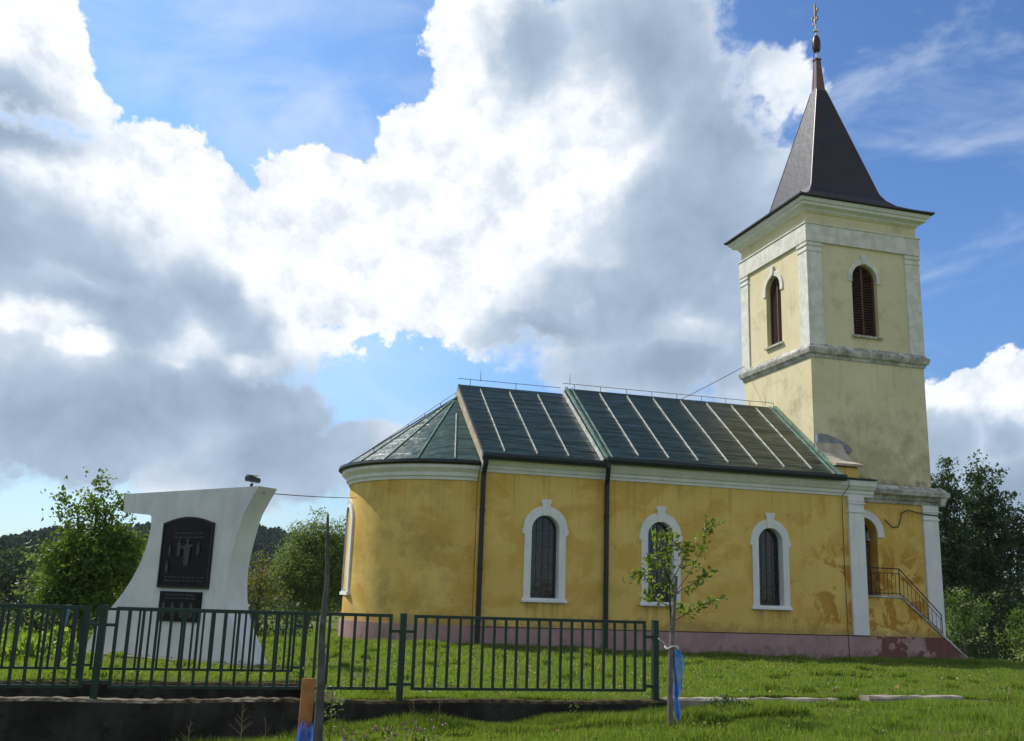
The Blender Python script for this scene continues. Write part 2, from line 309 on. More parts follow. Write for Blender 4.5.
def b_net(N, p):
    setp(N, p, (0.06, 0.17, 0.62), 0.5)
    tr = N.add('ShaderNodeBsdfTransparent'); tl = N.add('ShaderNodeBsdfTranslucent'); tl.inputs[0].default_value = (0.08, 0.24, 0.8, 1)
    a = N.add('ShaderNodeMixShader'); a.inputs[0].default_value = 0.5; N.l.new(p.outputs[0], a.inputs[1]); N.l.new(tl.outputs[0], a.inputs[2])
    w = N.mapr(N.noise(N.vmath('MULTIPLY', N.pos, (1, 1, 0.4)), 9, 4, 0.6), 0.35, 0.65, 0.25, 0.8)
    b = N.add('ShaderNodeMixShader'); N.put(b.inputs[0], w); N.l.new(tr.outputs[0], b.inputs[1]); N.l.new(a.outputs[0], b.inputs[2])
    return b.outputs[0]
M['net'] = mat('blue_plastic_net', b_net)
def leafmat(name, c1, c2, trans=(0.16, 0.26, 0.02), tw=0.4, scale=1.2, rough=0.5, straw=0.0):
    def b(N, p):
        n = N.noise(N.pos, scale, 4, 0.6); n2 = N.noise(N.pos, scale * 9, 2, 0.5)
        f = N.math('ADD', N.math('MULTIPLY', n, 0.6), N.math('MULTIPLY', n2, 0.4))
        rnd = N.geo.outputs['Random Per Island']
        f = N.math('ADD', f, N.math('MULTIPLY', N.math('SUBTRACT', rnd, 0.5), 0.22))
        c = N.mix(N.mapr(f, 0.34, 0.66), c1, c2)
        if straw: c = N.mix(N.mapr(rnd, 1 - straw, 1 - straw + 0.02, 0.0, 0.8), c, (0.34, 0.29, 0.12))
        setp(N, p, c, rough, 0, 0.4)
        tl = N.add('ShaderNodeBsdfTranslucent'); N.put(tl.inputs[0], N.mix(0.75, c, trans))
        a = N.add('ShaderNodeMixShader'); a.inputs[0].default_value = tw
        N.l.new(p.outputs[0], a.inputs[1]); N.l.new(tl.outputs[0], a.inputs[2])
        return a.outputs[0]
    return mat(name, b)
M['leaf'] = leafmat('broad_green_leaves', (0.04, 0.095, 0.012), (0.10, 0.175, 0.025), (0.20, 0.30, 0.02), 0.45)
M['leaf_light'] = leafmat('yellow_green_leaves', (0.09, 0.13, 0.02), (0.17, 0.22, 0.035), (0.34, 0.40, 0.04), 0.5)
M['leaf_sap'] = leafmat('sapling_leaves', (0.075, 0.135, 0.018), (0.16, 0.23, 0.035), (0.28, 0.36, 0.03), 0.45, 4)
M['leaf_dark'] = leafmat('dark_green_leaves', (0.018, 0.045, 0.014), (0.05, 0.095, 0.025), (0.10, 0.16, 0.03), 0.3)
M['leaf_willow'] = leafmat('grey_green_leaves', (0.08, 0.14, 0.04), (0.17, 0.24, 0.07), (0.26, 0.36, 0.06), 0.45)
M['leaf_rust'] = leafmat('yellowing_leaves', (0.065, 0.095, 0.015), (0.14, 0.15, 0.03), (0.28, 0.26, 0.04), 0.4)
M['leaf_far'] = leafmat('distant_forest', (0.012, 0.028, 0.013), (0.028, 0.052, 0.022), (0.04, 0.08, 0.02), 0.2, 0.02, 0.9)
M['leaf_veg'] = leafmat('vegetable_leaves', (0.12, 0.20, 0.03), (0.20, 0.30, 0.05), (0.42, 0.55, 0.05), 0.5)
M['leaf_flower'] = leafmat('cream_blossom', (0.40, 0.42, 0.25), (0.62, 0.62, 0.45), (0.6, 0.6, 0.4), 0.4)
M['grass'] = leafmat('grass_blades', (0.06, 0.135, 0.014), (0.17, 0.225, 0.035), (0.33, 0.47, 0.035), 0.5, 0.9, 0.6, 0.10)
def b_ground(N, p):
    c = N.mix(N.mapr(N.noise(N.pos, 0.5, 7, 0.65), 0.35, 0.65), (0.10, 0.15, 0.02), (0.16, 0.19, 0.032))
    c = N.mix(N.mapr(N.noise(N.pos, 2.3, 7, 0.7), 0.52, 0.66, 0.0, 0.8), c, (0.15, 0.12, 0.06))
    c = N.mix(N.mapr(N.noise(N.pos, 30, 3, 0.7), 0.35, 0.7, 0.0, 0.6), c, (0.03, 0.045, 0.012))
    setp(N, p, c, 0.95, 0, 0.1); bump(N, p, N.noise(N.pos, 25, 6, 0.8), 1.0, 0.05)
M['ground'] = mat('grassy_earth', b_ground)

# ------------------------------------------------------------------ helpers
def W(o):
    p = Vector((0, 0, 0))
    while o is not None: p += Vector(o.location); o = o.parent
    return p
def thing(name, label, cat, loc=(0, 0, 0), group=None):
    o = bpy.data.objects.new(name, None); COL.objects.link(o); o.location = loc; o.empty_display_size = 0.2
    o['label'] = label; o['category'] = cat
    if group: o['group'] = group
    return o
def tag(o, label, cat, group=None, kind=None):
    if label: o['label'] = label
    if cat: o['category'] = cat
    if group: o['group'] = group
    if kind: o['kind'] = kind
    return o
def npmesh(name, co, faces_flat, counts, mt, parent=None, loc=(0, 0, 0), smooth=False):
    co = np.asarray(co, np.float32).reshape(-1, 3)
    off = W(parent) if parent is not None else Vector(loc)
    co = co - np.array(off, np.float32)
    me = bpy.data.meshes.new(name); me.vertices.add(len(co)); me.vertices.foreach_set('co', co.ravel())
    counts = np.asarray(counts, np.int32); ff = np.asarray(faces_flat, np.int32)
    me.loops.add(len(ff)); me.loops.foreach_set('vertex_index', ff)
    me.polygons.add(len(counts)); me.polygons.foreach_set('loop_start', np.concatenate(([0], np.cumsum(counts)[:-1])).astype(np.int32))
    me.update(calc_edges=True)
    if smooth: me.polygons.foreach_set('use_smooth', np.ones(len(counts), bool))
    me.materials.append(mt)
    o = bpy.data.objects.new(name, me); COL.objects.link(o)
    if parent is not None: o.parent = parent
    else: o.location = loc
    return o

class MB:
    def __init__(s): s.v = []; s.f = []; s.sm = []
    def add(s, vs, fs, smooth=False):
        b = len(s.v); s.v += [tuple(v) for v in vs]; s.f += [tuple(i + b for i in f) for f in fs]; s.sm += [smooth] * len(fs); return s
    def box(s, x0, x1, y0, y1, z0, z1):
        return s.add([(x0, y0, z0), (x1, y0, z0), (x1, y1, z0), (x0, y1, z0), (x0, y0, z1), (x1, y0, z1), (x1, y1, z1), (x0, y1, z1)],
                     [(0, 3, 2, 1), (4, 5, 6, 7), (0, 1, 5, 4), (1, 2, 6, 5), (2, 3, 7, 6), (3, 0, 4, 7)])
    def obox(s, c, ax, ay, az):     # oriented box: centre and three half-axis vectors
        c, ax, ay, az = map(Vector, (c, ax, ay, az)); vs = []
        for k in (-1, 1):
            for (i, j) in ((-1, -1), (1, -1), (1, 1), (-1, 1)): vs.append(c + ax * i + ay * j + az * k)
        return s.add(vs, [(0, 3, 2, 1), (4, 5, 6, 7), (0, 1, 5, 4), (1, 2, 6, 5), (2, 3, 7, 6), (3, 0, 4, 7)])
    def prism(s, pts, a, b, fn, smooth=False):       # fn(u, v, w) -> xyz ; closed polygon swept from w=a to w=b
        n = len(pts); vs = [fn(u, v, a) for u, v in pts] + [fn(u, v, b) for u, v in pts]
        s.add(vs, [(i, (i + 1) % n, n + (i + 1) % n, n + i) for i in range(n)], smooth)
        tri = geometry.tessellate_polygon([[Vector((u, v, 0)) for u, v in pts]])
        b0 = len(s.v) - 2 * n
        for t in tri:
            s.f.append(tuple(b0 + i for i in t)); s.f.append(tuple(b0 + n + i for i in reversed(t))); s.sm += [False, False]
        return s
    def plate(s, outer, holes, a, b, fn):
        loops = [outer] + list(holes); flat = [p for l in loops for p in l]; n = len(flat)
        b0 = len(s.v); s.v += [tuple(fn(u, v, a)) for u, v in flat] + [tuple(fn(u, v, b)) for u, v in flat]
        for t in geometry.tessellate_polygon([[Vector((u, v, 0)) for u, v in l] for l in loops]):
            s.f.append(tuple(b0 + i for i in t)); s.f.append(tuple(b0 + n + i for i in reversed(t))); s.sm += [False, False]
        st = 0
        for l in loops:
            k = len(l)
            for i in range(k):
                j = (i + 1) % k; s.f.append((b0 + st + i, b0 + st + j, b0 + n + st + j, b0 + n + st + i)); s.sm.append(False)
            st += k
        return s
    def tube(s, pts, r, n=8, r1=None, cap=True):
        pts = [Vector(p) for p in pts]; k = len(pts); rs = r if isinstance(r, (list, tuple)) else [r + ((r1 if r1 is not None else r) - r) * i / max(1, k - 1) for i in range(k)]
        vs = []; prev = None
        for i, p in enumerate(pts):
            d = (pts[min(i + 1, k - 1)] - pts[max(i - 1, 0)]).normalized()
            if prev is None: a = d.orthogonal().normalized()
            else: a = (prev - d * prev.dot(d)).normalized()
            prev = a; b = d.cross(a)
            for j in range(n): t = 2 * math.pi * j / n; vs.append(p + (a * math.cos(t) + b * math.sin(t)) * rs[i])
        fs = [(i * n + j, i * n + (j + 1) % n, (i + 1) * n + (j + 1) % n, (i + 1) * n + j) for i in range(k - 1) for j in range(n)]
        s.add(vs, fs, True)
        if cap: s.add(vs[:n], [tuple(range(n - 1, -1, -1))]); s.add(vs[-n:], [tuple(range(n))])
        return s
    def revolve(s, prof, cx, cy, a0, a1, n=48, closed=True, smooth=True):   # prof [(r, z)], angles in degrees from +X counterclockwise
        k = len(prof); full = abs(a1 - a0) >= 360; m = n if full else n + 1; vs = []
        for i in range(m):
            t = R(a0 + (a1 - a0) * i / n)
            vs += [(cx + r * math.cos(t), cy + r * math.sin(t), z) for r, z in prof]
        kk = k if closed else k - 1
        fs = [(i * k + j, ((i + 1) % m) * k + j, ((i + 1) % m) * k + (j + 1) % k, i * k + (j + 1) % k) for i in range(n) for j in range(kk)]
        s.add(vs, fs, smooth)
        return s
    def build(s, name, mt, parent=None, loc=(0, 0, 0), fix=True):
        off = W(parent) if parent is not None else Vector(loc)
        me = bpy.data.meshes.new(name); me.from_pydata([tuple(Vector(v) - off) for v in s.v], [], s.f)
        me.polygons.foreach_set('use_smooth', s.sm)
        me.materials.append(mt)
        if fix:
            bm = bmesh.new(); bm.from_mesh(me); bmesh.ops.recalc_face_normals(bm, faces=bm.faces)
            bm.to_mesh(me); bm.free()
        if any(s.sm): me.set_sharp_from_angle(angle=R(28))
        o = bpy.data.objects.new(name, me); COL.objects.link(o)
        if parent is not None: o.parent = parent
        else: o.location = loc
        return o
FY = lambda y0: (lambda u, v, w: (u, y0 + w, v))       # plates standing along X, w into the wall
FX = lambda x0: (lambda u, v, w: (x0 + w, u, v))       # plates standing along Y
FPX = lambda u, v, w: (w, u, v)                        # profile in (y, z) swept along X
FPY = lambda u, v, w: (u, w, v)
def arch(c, r, z0, zs, n=20, zr=None):
    zr = r if zr is None else zr
    return [(c - r, z0), (c + r, z0)] + [(c + r * math.cos(math.pi * i / n), zs + zr * math.sin(math.pi * i / n)) for i in range(n + 1)]
def rect(a, b, c, d): return [(a, c), (b, c), (b, d), (a, d)]

# ------------------------------------------------------------------ the ground
XK = [-60, -10, 0, 1.63, 5, 6.05, 6.7, 12.3, 20, 40, 80]
ZK = [-2.3, -2.35, -2.16, -1.87, -1.79, -1.755, -1.60, -1.47, -1.55, -1.9, -2.5]
BX = [-60, 0, 3.9, 8.5, 13, 20, 23.5, 28, 40, 80]
B33 = [-2.0, -1.62, -1.57, -1.66, -1.74, -1.88, -1.93, -1.90, -2.5, -3.2]
LX = [-60, 2, 6.6, 7.2, 12.3, 20, 40, 80]
B15 = [-1.55, -1.53, -1.51, -1.47, -1.44, -1.5, -1.8, -2.4]
def hills(x, y):
    d = np.hypot(x, y); az = np.degrees(np.arctan2(x, y))
    ridge = 0.062 + 0.010 * np.sin(az * 0.21 + 1.1) + 0.006 * np.sin(az * 0.55 + 0.4) + 0.004 * np.sin(az * 1.3)
    ridge = ridge * 0.80
    ridge = ridge * (1 - 0.22 * np.clip((az + 8) / 8, 0, 1))
    ridge = np.where(az < -6, ridge * 0.72 + 0.0, ridge)
    t = np.clip((d - 180) / 420, 0, 1); t = t * t * (3 - 2 * t)
    fade = np.clip((az + 120) / 40, 0, 1) * np.clip((130 - az) / 40, 0, 1)
    return t * (ridge * 600) * (0.35 + 0.65 * fade)
def gz(x, y):
    x = np.asarray(x, float); y = np.asarray(y, float)
    front = np.interp(x, XK, ZK)
    front = np.where(y < 10, front + (-1.65 - front) * np.clip((10 - y) / 5, 0, 1), front)
    nb = np.interp(x, LX, B15); fb = np.interp(x, BX, B33)
    t = np.clip((y - 14.6) / (33 - 14.6), 0, 1); back = nb + (fb - nb) * t
    w = np.clip((3.0 - x) / 2.0, 0, 1)
    ml = np.interp(y, [14.6, 18.9, 24, 30, 36], [-1.52, -1.62, -1.68, -1.66, -1.66])
    back = back * (1 - w) + ml * w
    back = back - np.clip((y - 36) / 60, 0, 1) * 1.2
    z = np.where(y < 14.58, front, back)
    z = z + 0.025 * np.sin(x * 1.7 + y * 0.6) * np.cos(y * 1.3 - x * 0.4) + 0.012 * np.sin(x * 4.1 + 2.3 * y)
    inch = (x < 1.78) & (x > -30) & (y > 14.58) & (y < 18.93)
    z = np.where(inch, -3.2, z)
    return z + hills(x, y)
gx = np.unique(np.concatenate([np.array([-2500, -1500, -900, -500, -400, -320, -240, -180, -130, -90, -60, -40, -30.01, -30]), np.arange(-28, 1.7, 0.5), [1.77, 1.79], np.arange(2.0, 32, 0.5), np.arange(33, 60, 3), [70, 90, 120, 160, 200, 250, 300, 360, 420, 500, 620, 800, 1200, 2000, 3000]]))
gy = np.unique(np.concatenate([np.array([-2500, -1000, -400, -150, -60, -30, -15, -6]), np.arange(-2, 14.5, 0.5), [14.57, 14.59], np.arange(15, 18.9, 0.5), [18.92, 18.94], np.arange(19.5, 42, 0.5), np.arange(44, 80, 4), np.arange(90, 200, 12), np.arange(210, 700, 22), [760, 850, 1000, 1400, 2200, 3500]]))
GX, GY = np.meshgrid(gx, gy); GZ = gz(GX, GY)
nx, ny = len(gx), len(gy)
idx = (np.arange(ny - 1)[:, None] * nx + np.arange(nx - 1)[None, :]).ravel()
ff = np.stack([idx, idx + 1, idx + nx + 1, idx + nx], 1).ravel()
g = npmesh('ground', np.stack([GX, GY, GZ], -1).reshape(-1, 3), ff, np.full(len(idx), 4), M['ground'], smooth=False)
g['kind'] = 'structure'; g['label'] = 'grassy churchyard ground running out to wooded hills'

# ------------------------------------------------------------------ the church
CH = thing('church', 'yellow village church with green sheet roof, rounded apse and tall pale bell tower', 'church', (12, 35, -1.8))
YW = 33.07; XA = 8.3; XB = 12.8; XE = 23.65; YC = 37.25; YN = 2 * YC - YW
WIN = [10.735, 15.12, 19.57]
RW = 0.52
# nave walls
mb = MB(); mb.plate([(XA, -1.02), (XE, -1.02), (XE, 4.35), (XA, 4.35)], [arch(c, RW, 0.0, 2.34) for c in WIN], 0, 0.45, FY(YW))
mb.box(XA, XE, YN - 0.45, YN, -1.02, 4.35)
mb.prism([(YW + 0.45, -1.02), (YN - 0.45, -1.02), (YN - 0.45, 4.35), (YC, 7.9), (YW + 0.45, 4.35)], XE - 0.45, XE, FPX)
mb.prism([(YW + 0.46, -1.02), (YN - 0.46, -1.02), (YN - 0.46, 4.35), (YC, 7.6), (YW + 0.46, 4.35)], XA, XA + 0.3, FPX)
mb.build('nave_wall', M['yellow'], CH)
RA = 3.92
mb = MB(); mb.revolve([(RA, -1.02), (RA, 4.15), (RA - 0.4, 4.15), (RA - 0.4, -1.02)], XA - 0.02, YC, 90, 270, 64)
mb.build('apse_wall', M['yellow'], CH)
# plinth
mb = MB(); mb.box(XA - 0.02, XE + 0.02, YW - 0.05, YW + 0.4, -2.4, -1.0); mb.build('plinth', M['plinth'], CH)
mb = MB(); mb.revolve([(RA + 0.06, -2.4), (RA + 0.06, -0.97), (RA - 0.3, -0.97), (RA - 0.3, -2.4)], XA - 0.04, YC, 90, 270, 64); mb.build('plinth', M['plinth'], CH)
mb = MB(); mb.box(XA - 0.02, XE + 0.02, YW - 0.062, YW + 0.3, -1.0, -0.975); mb.build('plinth_edge', M['dark_iron'], CH)
# cornice of the nave
prof = [(YW + 0.1, 4.24), (YW - 0.05, 4.24), (YW - 0.07, 4.33), (YW - 0.12, 4.36), (YW - 0.13, 4.46), (YW - 0.2, 4.5), (YW - 0.27, 4.6), (YW - 0.31, 4.64), (YW - 0.34, 4.84), (YW + 0.1, 4.84)]
for a, b in ((XA, XB + 0.02), (XB + 0.03, 24.12)):
    MB().prism(prof, a, b, FPX).build('cornice', M['white'], CH)
mb = MB(); mb.revolve([(RA - 0.1, 3.93), (RA + 0.05, 3.93), (RA + 0.07, 4.03), (RA + 0.14, 4.06), (RA + 0.16, 4.18), (RA + 0.25, 4.26), (RA + 0.32, 4.32), (RA + 0.34, 4.45), (RA - 0.1, 4.47)], XA - 0.03, YC, 90, 270, 64)
mb.build('apse_cornice', M['white'], CH)

# roofs
def slope_roof(x0, x1, ye, ze, zr, th=0.1):
    pr = [(ye, ze), (YC, zr), (2 * YC - ye, ze), (2 * YC - ye, ze - th), (YC, zr - th * 1.3), (ye, ze - th)]
    return MB().prism(pr, x0, x1, FPX)
def rib(mb, x, ye, ze, zr, w=0.035, h=0.05, xb=None, t0=0.0, t1=1.0, drift=0.0):
    a = Vector((x, YC, zr)); b = Vector((x + drift, ye, ze)); d = (b - a); p0 = a + d * t0; p1 = a + d * t1
    dn = d.normalized(); n = Vector((0, -dn.z, dn.y)).normalized(); n = n if n.z > 0 else -n
    mb.obox((p0 + p1) / 2 + n * h * 0.5, Vector((w / 2, 0, 0)), (p1 - p0) / 2, n * h / 2)
rb = slope_roof(XB, 22.48, YW - 0.47, 4.93, 8.42).build('roof', M['roof'], CH)
ra = slope_roof(XA + 0.02, XB - 0.01, YW - 0.42, 4.80, 8.18).build('roof', M['roof'], CH)
for x in (14.23, 15.44, 16.62, 17.87, 19.08, 20.24, 21.42):
    mb = MB(); rib(mb, x, YW - 0.47, 4.93, 8.42, 0.027, 0.045, t0=0.04, t1=0.93, drift=-0.05); mb.build('standing_seam', M['rib'], rb)
for x in (9.16, 10.36, 11.54):
    mb = MB(); rib(mb, x, YW - 0.42, 4.80, 8.18, 0.027, 0.045, t0=0.06, t1=0.95, drift=-0.05); mb.build('standing_seam', M['rib'], ra)
# verges and steps
mb = MB(); rib(mb, 22.46, YW - 0.47, 4.93, 8.42, 0.11, 0.09); rib(mb, 22.2, YW - 0.47, 4.93, 8.42, 0.05, 0.06); mb.build('verge_flashing', M['verge'], rb)
mb = MB(); rib(mb, XB + 0.03, YW - 0.47, 4.93, 8.42, 0.10, 0.07); rib(mb, XB + 0.28, YW - 0.47, 4.93, 8.42, 0.04, 0.05); mb.build('verge_flashing', M['verge'], rb)
mb = MB(); rib(mb, XB - 0.10, YW - 0.42, 4.80, 8.18, 0.05, 0.14); mb.build('step_flashing', M['rib'], ra)
# the east gable end of the chancel, a pale strip under the roof edge
mb = MB(); mb.prism([(YW - 0.42, 4.70), (YC, 8.06), (2 * YC - YW + 0.42, 4.70), (2 * YC - YW + 0.42, 4.40), (YC, 7.56), (YW - 0.42, 4.40)], XA - 0.02, XA + 0.06, FPX)
mb.build('gable_board', M['cap'], CH)
mb = MB(); rib(mb, XA + 0.04, YW - 0.42, 4.80, 8.18, 0.05, 0.02); mb.build('verge_flashing', M['gutter'], ra)
# apse half cone
RE = RA + 0.33; AZ = 4.58; AP = 7.66
mb = MB(); n = 40; vs = [(XA - 0.02, YC, AP)]; fs = []
ring = [(XA + 0.0, YC - RE)] + [(XA - 0.03 + RE * math.cos(R(270 - 180 * i / n)), YC + RE * math.sin(R(270 - 180 * i / n))) for i in range(n + 1)]
vs += [(x, y, AZ) for x, y in ring] + [(x, y, AZ - 0.06) for x, y in ring] + [(XA - 0.02, YC, AP - 0.3)]
k = len(ring)
for i in range(k - 1):
    fs += [(0, 1 + i, 2 + i), (1 + i, 1 + k + i, 2 + k + i, 2 + i), (1 + 2 * k, 2 + k + i, 1 + k + i)]
mb.add(vs, fs); ar = mb.build('apse_roof', M['roof'], CH)
for ang, a, b in ((258, 0.30, 0.98), (240, 0.08, 0.99), (222, 0.0, 0.99), (205, 0.0, 0.99), (188, 0.0, 0.99), (172, 0, 0.99)):
    t = R(ang); P0 = Vector((XA - 0.02, YC, AP)); P1 = Vector((XA - 0.03 + RE * math.cos(t), YC + RE * math.sin(t), AZ))
    d = P1 - P0; sdv = Vector((-math.sin(t), math.cos(t), 0)); nn = sdv.cross(d).normalized(); nn = nn if nn.z > 0 else -nn
    mb = MB(); p0 = P0 + d * a; p1 = P0 + d * b; mb.obox((p0 + p1) / 2 + nn * 0.02, sdv * 0.02, d * (b - a) / 2, nn * 0.025)
    mb.build('standing_seam', M['rib'] if ang == 258 else M['verge'], ar)
# gutters
mb = MB(); mb.revolve([(RE - 0.05, AZ - 0.02), (RE + 0.02, AZ + 0.03), (RE + 0.12, AZ + 0.02), (RE + 0.14, AZ - 0.08), (RE + 0.05, AZ - 0.15), (RE - 0.04, AZ - 0.11)], XA - 0.03, YC, 90, 270, 64); mb.build('apse_gutter', M['gutter'], CH)
for x0, x1, y, z in ((XA - 0.05, XB - 0.02, YW - 0.50, 4.74), (XB, 22.62, YW - 0.55, 4.88)):
    MB().prism([(y + 0.1, z + 0.11), (y - 0.05, z + 0.11), (y - 0.09, z), (y - 0.04, z - 0.11), (y + 0.05, z - 0.13), (y + 0.16, z - 0.10)], x0, x1, FPX).build('gutter', M['gutter'], CH)  # nave gutters deepened, their dark standing in for shadow under the roof edge
MB().prism([(YW - 0.40, 4.86), (YW - 0.40, 4.91), (YW + 0.2, 5.03), (YW + 0.2, 4.86)], 22.63, 24.1, FPX).build('cornice_flashing', M['gutter'], CH)
# downpipes
MB().tube([(XA + 0.08, YW - 0.5, 4.66), (XA + 0.08, YW - 0.45, 4.45), (XA + 0.1, YW - 0.14, 4.15), (XA + 0.1, YW - 0.12, 3.9), (XA + 0.1, YW - 0.12, -1.7)], 0.088, 10).build('downpipe', M['gutter'], CH)
MB().tube([(12.86, YW - 0.55, 4.8), (12.86, YW - 0.55, 4.62), (12.92, YW - 0.36, 4.35), (12.98, YW - 0.13, 4.05), (12.98, YW - 0.13, 3.7), (12.98, YW - 0.13, -1.8)], 0.088, 10).build('downpipe', M['gutter'], CH)
for z in (2.9, 0.9, -0.8):
    for x in (XA + 0.1, 12.98): MB().tube([(x, YW - 0.13, z - 0.03), (x, YW - 0.13, z + 0.03)], 0.102, 10).build('pipe_clamp', M['dark_iron'], CH)
# windows of the nave
for c in WIN:
    tr = MB(); outer = []
    o1 = 0.76; o2 = 0.81
    outer = [(c - o1 - 0.05, -0.10), (c + o1 + 0.05, -0.10), (c + o1 + 0.05, 0.0), (c + o1, 0.0), (c + o1, 2.16), (c + o2 + 0.04, 2.2), (c + o2 + 0.04, 2.36)]
    outer += [(c + o2 * math.cos(math.pi * i / 24), 2.36 + o2 * math.sin(math.pi * i / 24)) for i in range(25)]
    outer += [(c - o2 - 0.04, 2.36), (c - o2 - 0.04, 2.2), (c - o1, 2.16), (c - o1, 0.0), (c - o1 - 0.05, 0.0)]
    tr.plate(outer, [arch(c, RW - 0.012, 0.012, 2.34)], -0.06, 0.02, FY(YW))
    wf = tr.build('window_surround', M['white'], CH)
    MB().prism([(c - 0.12, 2.84), (c + 0.12, 2.84), (c + 0.15, 3.27), (c + 0.19, 3.27), (c + 0.19, 3.40), (c - 0.19, 3.40), (c - 0.19, 3.27), (c - 0.15, 3.27)], YW - 0.10, YW + 0.01, FPY).build('keystone', M['white'], wf)
    MB().plate(arch(c, RW + 0.10, -0.05, 2.34), [arch(c, RW - 0.014, 0.014, 2.34)], 0.021, 0.36, FY(YW)).build('reveal', M['white'], wf)
    MB().prism([(c - o1 - 0.07, -0.13), (c + o1 + 0.07, -0.13), (c + o1 + 0.07, -0.06), (c - o1 - 0.07, -0.06)], YW - 0.12, YW, FPY).build('sill', M['white'], wf)
    w = MB(); w.plate(arch(c, RW - 0.016, 0.016, 2.34), [arch(c, RW - 0.075, 0.075, 2.34)], 0.26, 0.31, FY(YW))
    w.box(c - 0.02, c + 0.02, YW + 0.265, YW + 0.30, 0.07, 2.8)
    for z in (0.62, 1.2, 1.78, 2.34): w.box(c - 0.45, c + 0.45, YW + 0.267, YW + 0.298, z - 0.012, z + 0.012)
    for x in (c - 0.23, c + 0.23): w.box(x - 0.01, x + 0.01, YW + 0.269, YW + 0.296, 0.07, 2.72)
    w.build('window_frame', M['frame'], wf)
    MB().plate(arch(c, RW - 0.02, 0.02, 2.34), [], 0.285, 0.29, FY(YW)).build('window_pane', M['glass'], wf)
# east window on the apse, seen edge-on
mb = MB(); prs = []
def apse_ring(rin, rout, z0, zs, th0, th1, c=181.0):
    # band around an arched opening bent round the apse
    mb = MB(); o = arch(0, rout, z0, zs, 16); h = arch(0, rin, z0 + 0.1, zs, 16)
    mb.plate(o, [h], th0, th1, lambda u, v, w: (XA - 0.02 + (RA + w) * math.cos(R(c) + u / RA), YC + (RA + w) * math.sin(R(c) + u / RA), v)); return mb
ew = apse_ring(0.52, 0.80, 0.0, 2.6, -0.02, 0.07).build('window_surround', M['white'], CH)
mb = MB(); mb.plate(rect(-0.9, 0.9, -0.10, 0.02), [], -0.02, 0.14, lambda u, v, w: (XA - 0.02 + (RA + w) * math.cos(R(181) + u / RA), YC + (RA + w) * math.sin(R(181) + u / RA), v)); mb.build('sill', M['white'], ew)
mb = MB(); mb.plate(arch(0, 0.53, 0.05, 2.6, 16), [], 0.004, 0.012, lambda u, v, w: (XA - 0.02 + (RA + w) * math.cos(R(181) + u / RA), YC + (RA + w) * math.sin(R(181) + u / RA), v)); mb.build('window_pane', M['glass'], ew)

# west corner pilaster of the nave
def pilaster(x0, x1, y, z0, z1, m='white', caps=(3.62, 3.95)):
    p = MB(); p.box(x0, x1, y - 0.11, y + 0.05, z0, z1)
    o = p.build('pilaster', M[m], CH)
    q = MB()
    for z in caps: q.box(x0 - 0.035, x1 + 0.035, y - 0.15, y + 0.04, z, z + 0.07)
    q.box(x0 - 0.02, x1 + 0.02, y - 0.13, y + 0.03, caps[-1] + 0.10, z1 - 0.003)
    q.build('capital', M[m], o)
pilaster(22.97, 23.64, YW, -0.96, 4.235)
# gable parapet with its swept coping
PE = [(YW - 0.02, 4.86), (YW - 0.02, 5.36), (YW + 0.3, 5.5), (YW + 0.7, 5.8), (YW + 1.05, 6.05), (34.48, 6.36), (34.48, 4.86)]
MB().prism(PE, 22.55, 23.55, FPX).build('parapet', M['yellow'], CH)
cp = [(YW - 0.17, 5.40), (YW - 0.19, 5.49), (YW + 0.06, 5.55), (YW + 0.42, 5.68), (YW + 0.75, 5.88), (YW + 1.05, 6.2), (34.27, 6.50), (34.27, 6.38), (YW + 1.05, 6.06), (YW + 0.75, 5.78), (YW + 0.42, 5.55), (YW + 0.05, 5.42)]
MB().prism(cp, 22.45, 23.72, FPX).build('coping', M['cap'], CH)
mb = MB()
for i in range(12):
    pass
mb.prism([(22.58, 6.2), (24.15, 6.2), (24.2, 6.27), (24.05, 6.42), (23.75, 6.6), (23.4, 6.75), (23.05, 6.84), (22.8, 6.87), (22.58, 6.84)], 34.28, 34.495, FPY); mb.build('curved_flashing', simple('blue_grey_lead', (0.22, 0.23, 0.27), 0.5), CH)
# lightning conductor on the nave wall
MB().tube([(22.45, YW - 0.4, 5.1), (22.8, YW - 0.42, 4.9), (22.85, YW - 0.38, 4.6), (22.72, YW - 0.06, 4.2), (22.72, YW - 0.04, 2.0), (22.74, YW - 0.05, -1.0), (22.74, YW - 0.09, -1.9)], 0.014, 6).build('conductor_cable', M['rusty'], CH)
# ridge conductor
def conductor(x0, x1, z, step):
    mb = MB(); mb.tube([(x0, YC, z), (x1, YC, z)], 0.012, 5)
    x = x0 + 0.5
    while x < x1: mb.tube([(x, YC, z - 0.24), (x, YC, z)], 0.012, 5); x += step
    return mb
mb = conductor(XA + 0.0, XB - 0.2, 8.42, 1.9); mb.tube([(9.22, YC, 8.4), (9.22, YC, 8.86)], 0.014, 5, 0.006); mb.build('ridge_conductor', M['rusty'], CH)
mb = conductor(XB - 0.1, 22.4, 8.62, 1.15); mb.tube([(13.0, YC, 8.6), (13.0, YC, 9.05)], 0.014, 5, 0.006); mb.tube([(22.0, YC, 8.5), (22.0, YC, 8.95)], 0.014, 5, 0.006); mb.build('ridge_conductor', M['rusty'], CH)
t = R(200); A0 = Vector((XA - 0.05, YC, AP + 0.18)); A1 = Vector((XA + RE * math.cos(t), YC + RE * math.sin(t), AZ + 0.16))
mb = MB(); mb.tube([A0, A1], 0.012, 5)
for i in range(1, 6): q = A0.lerp(A1, i / 6); mb.tube([q - Vector((0, 0, 0.2)), q], 0.012, 5)
mb.build('apse_conductor', M['rusty'], CH)

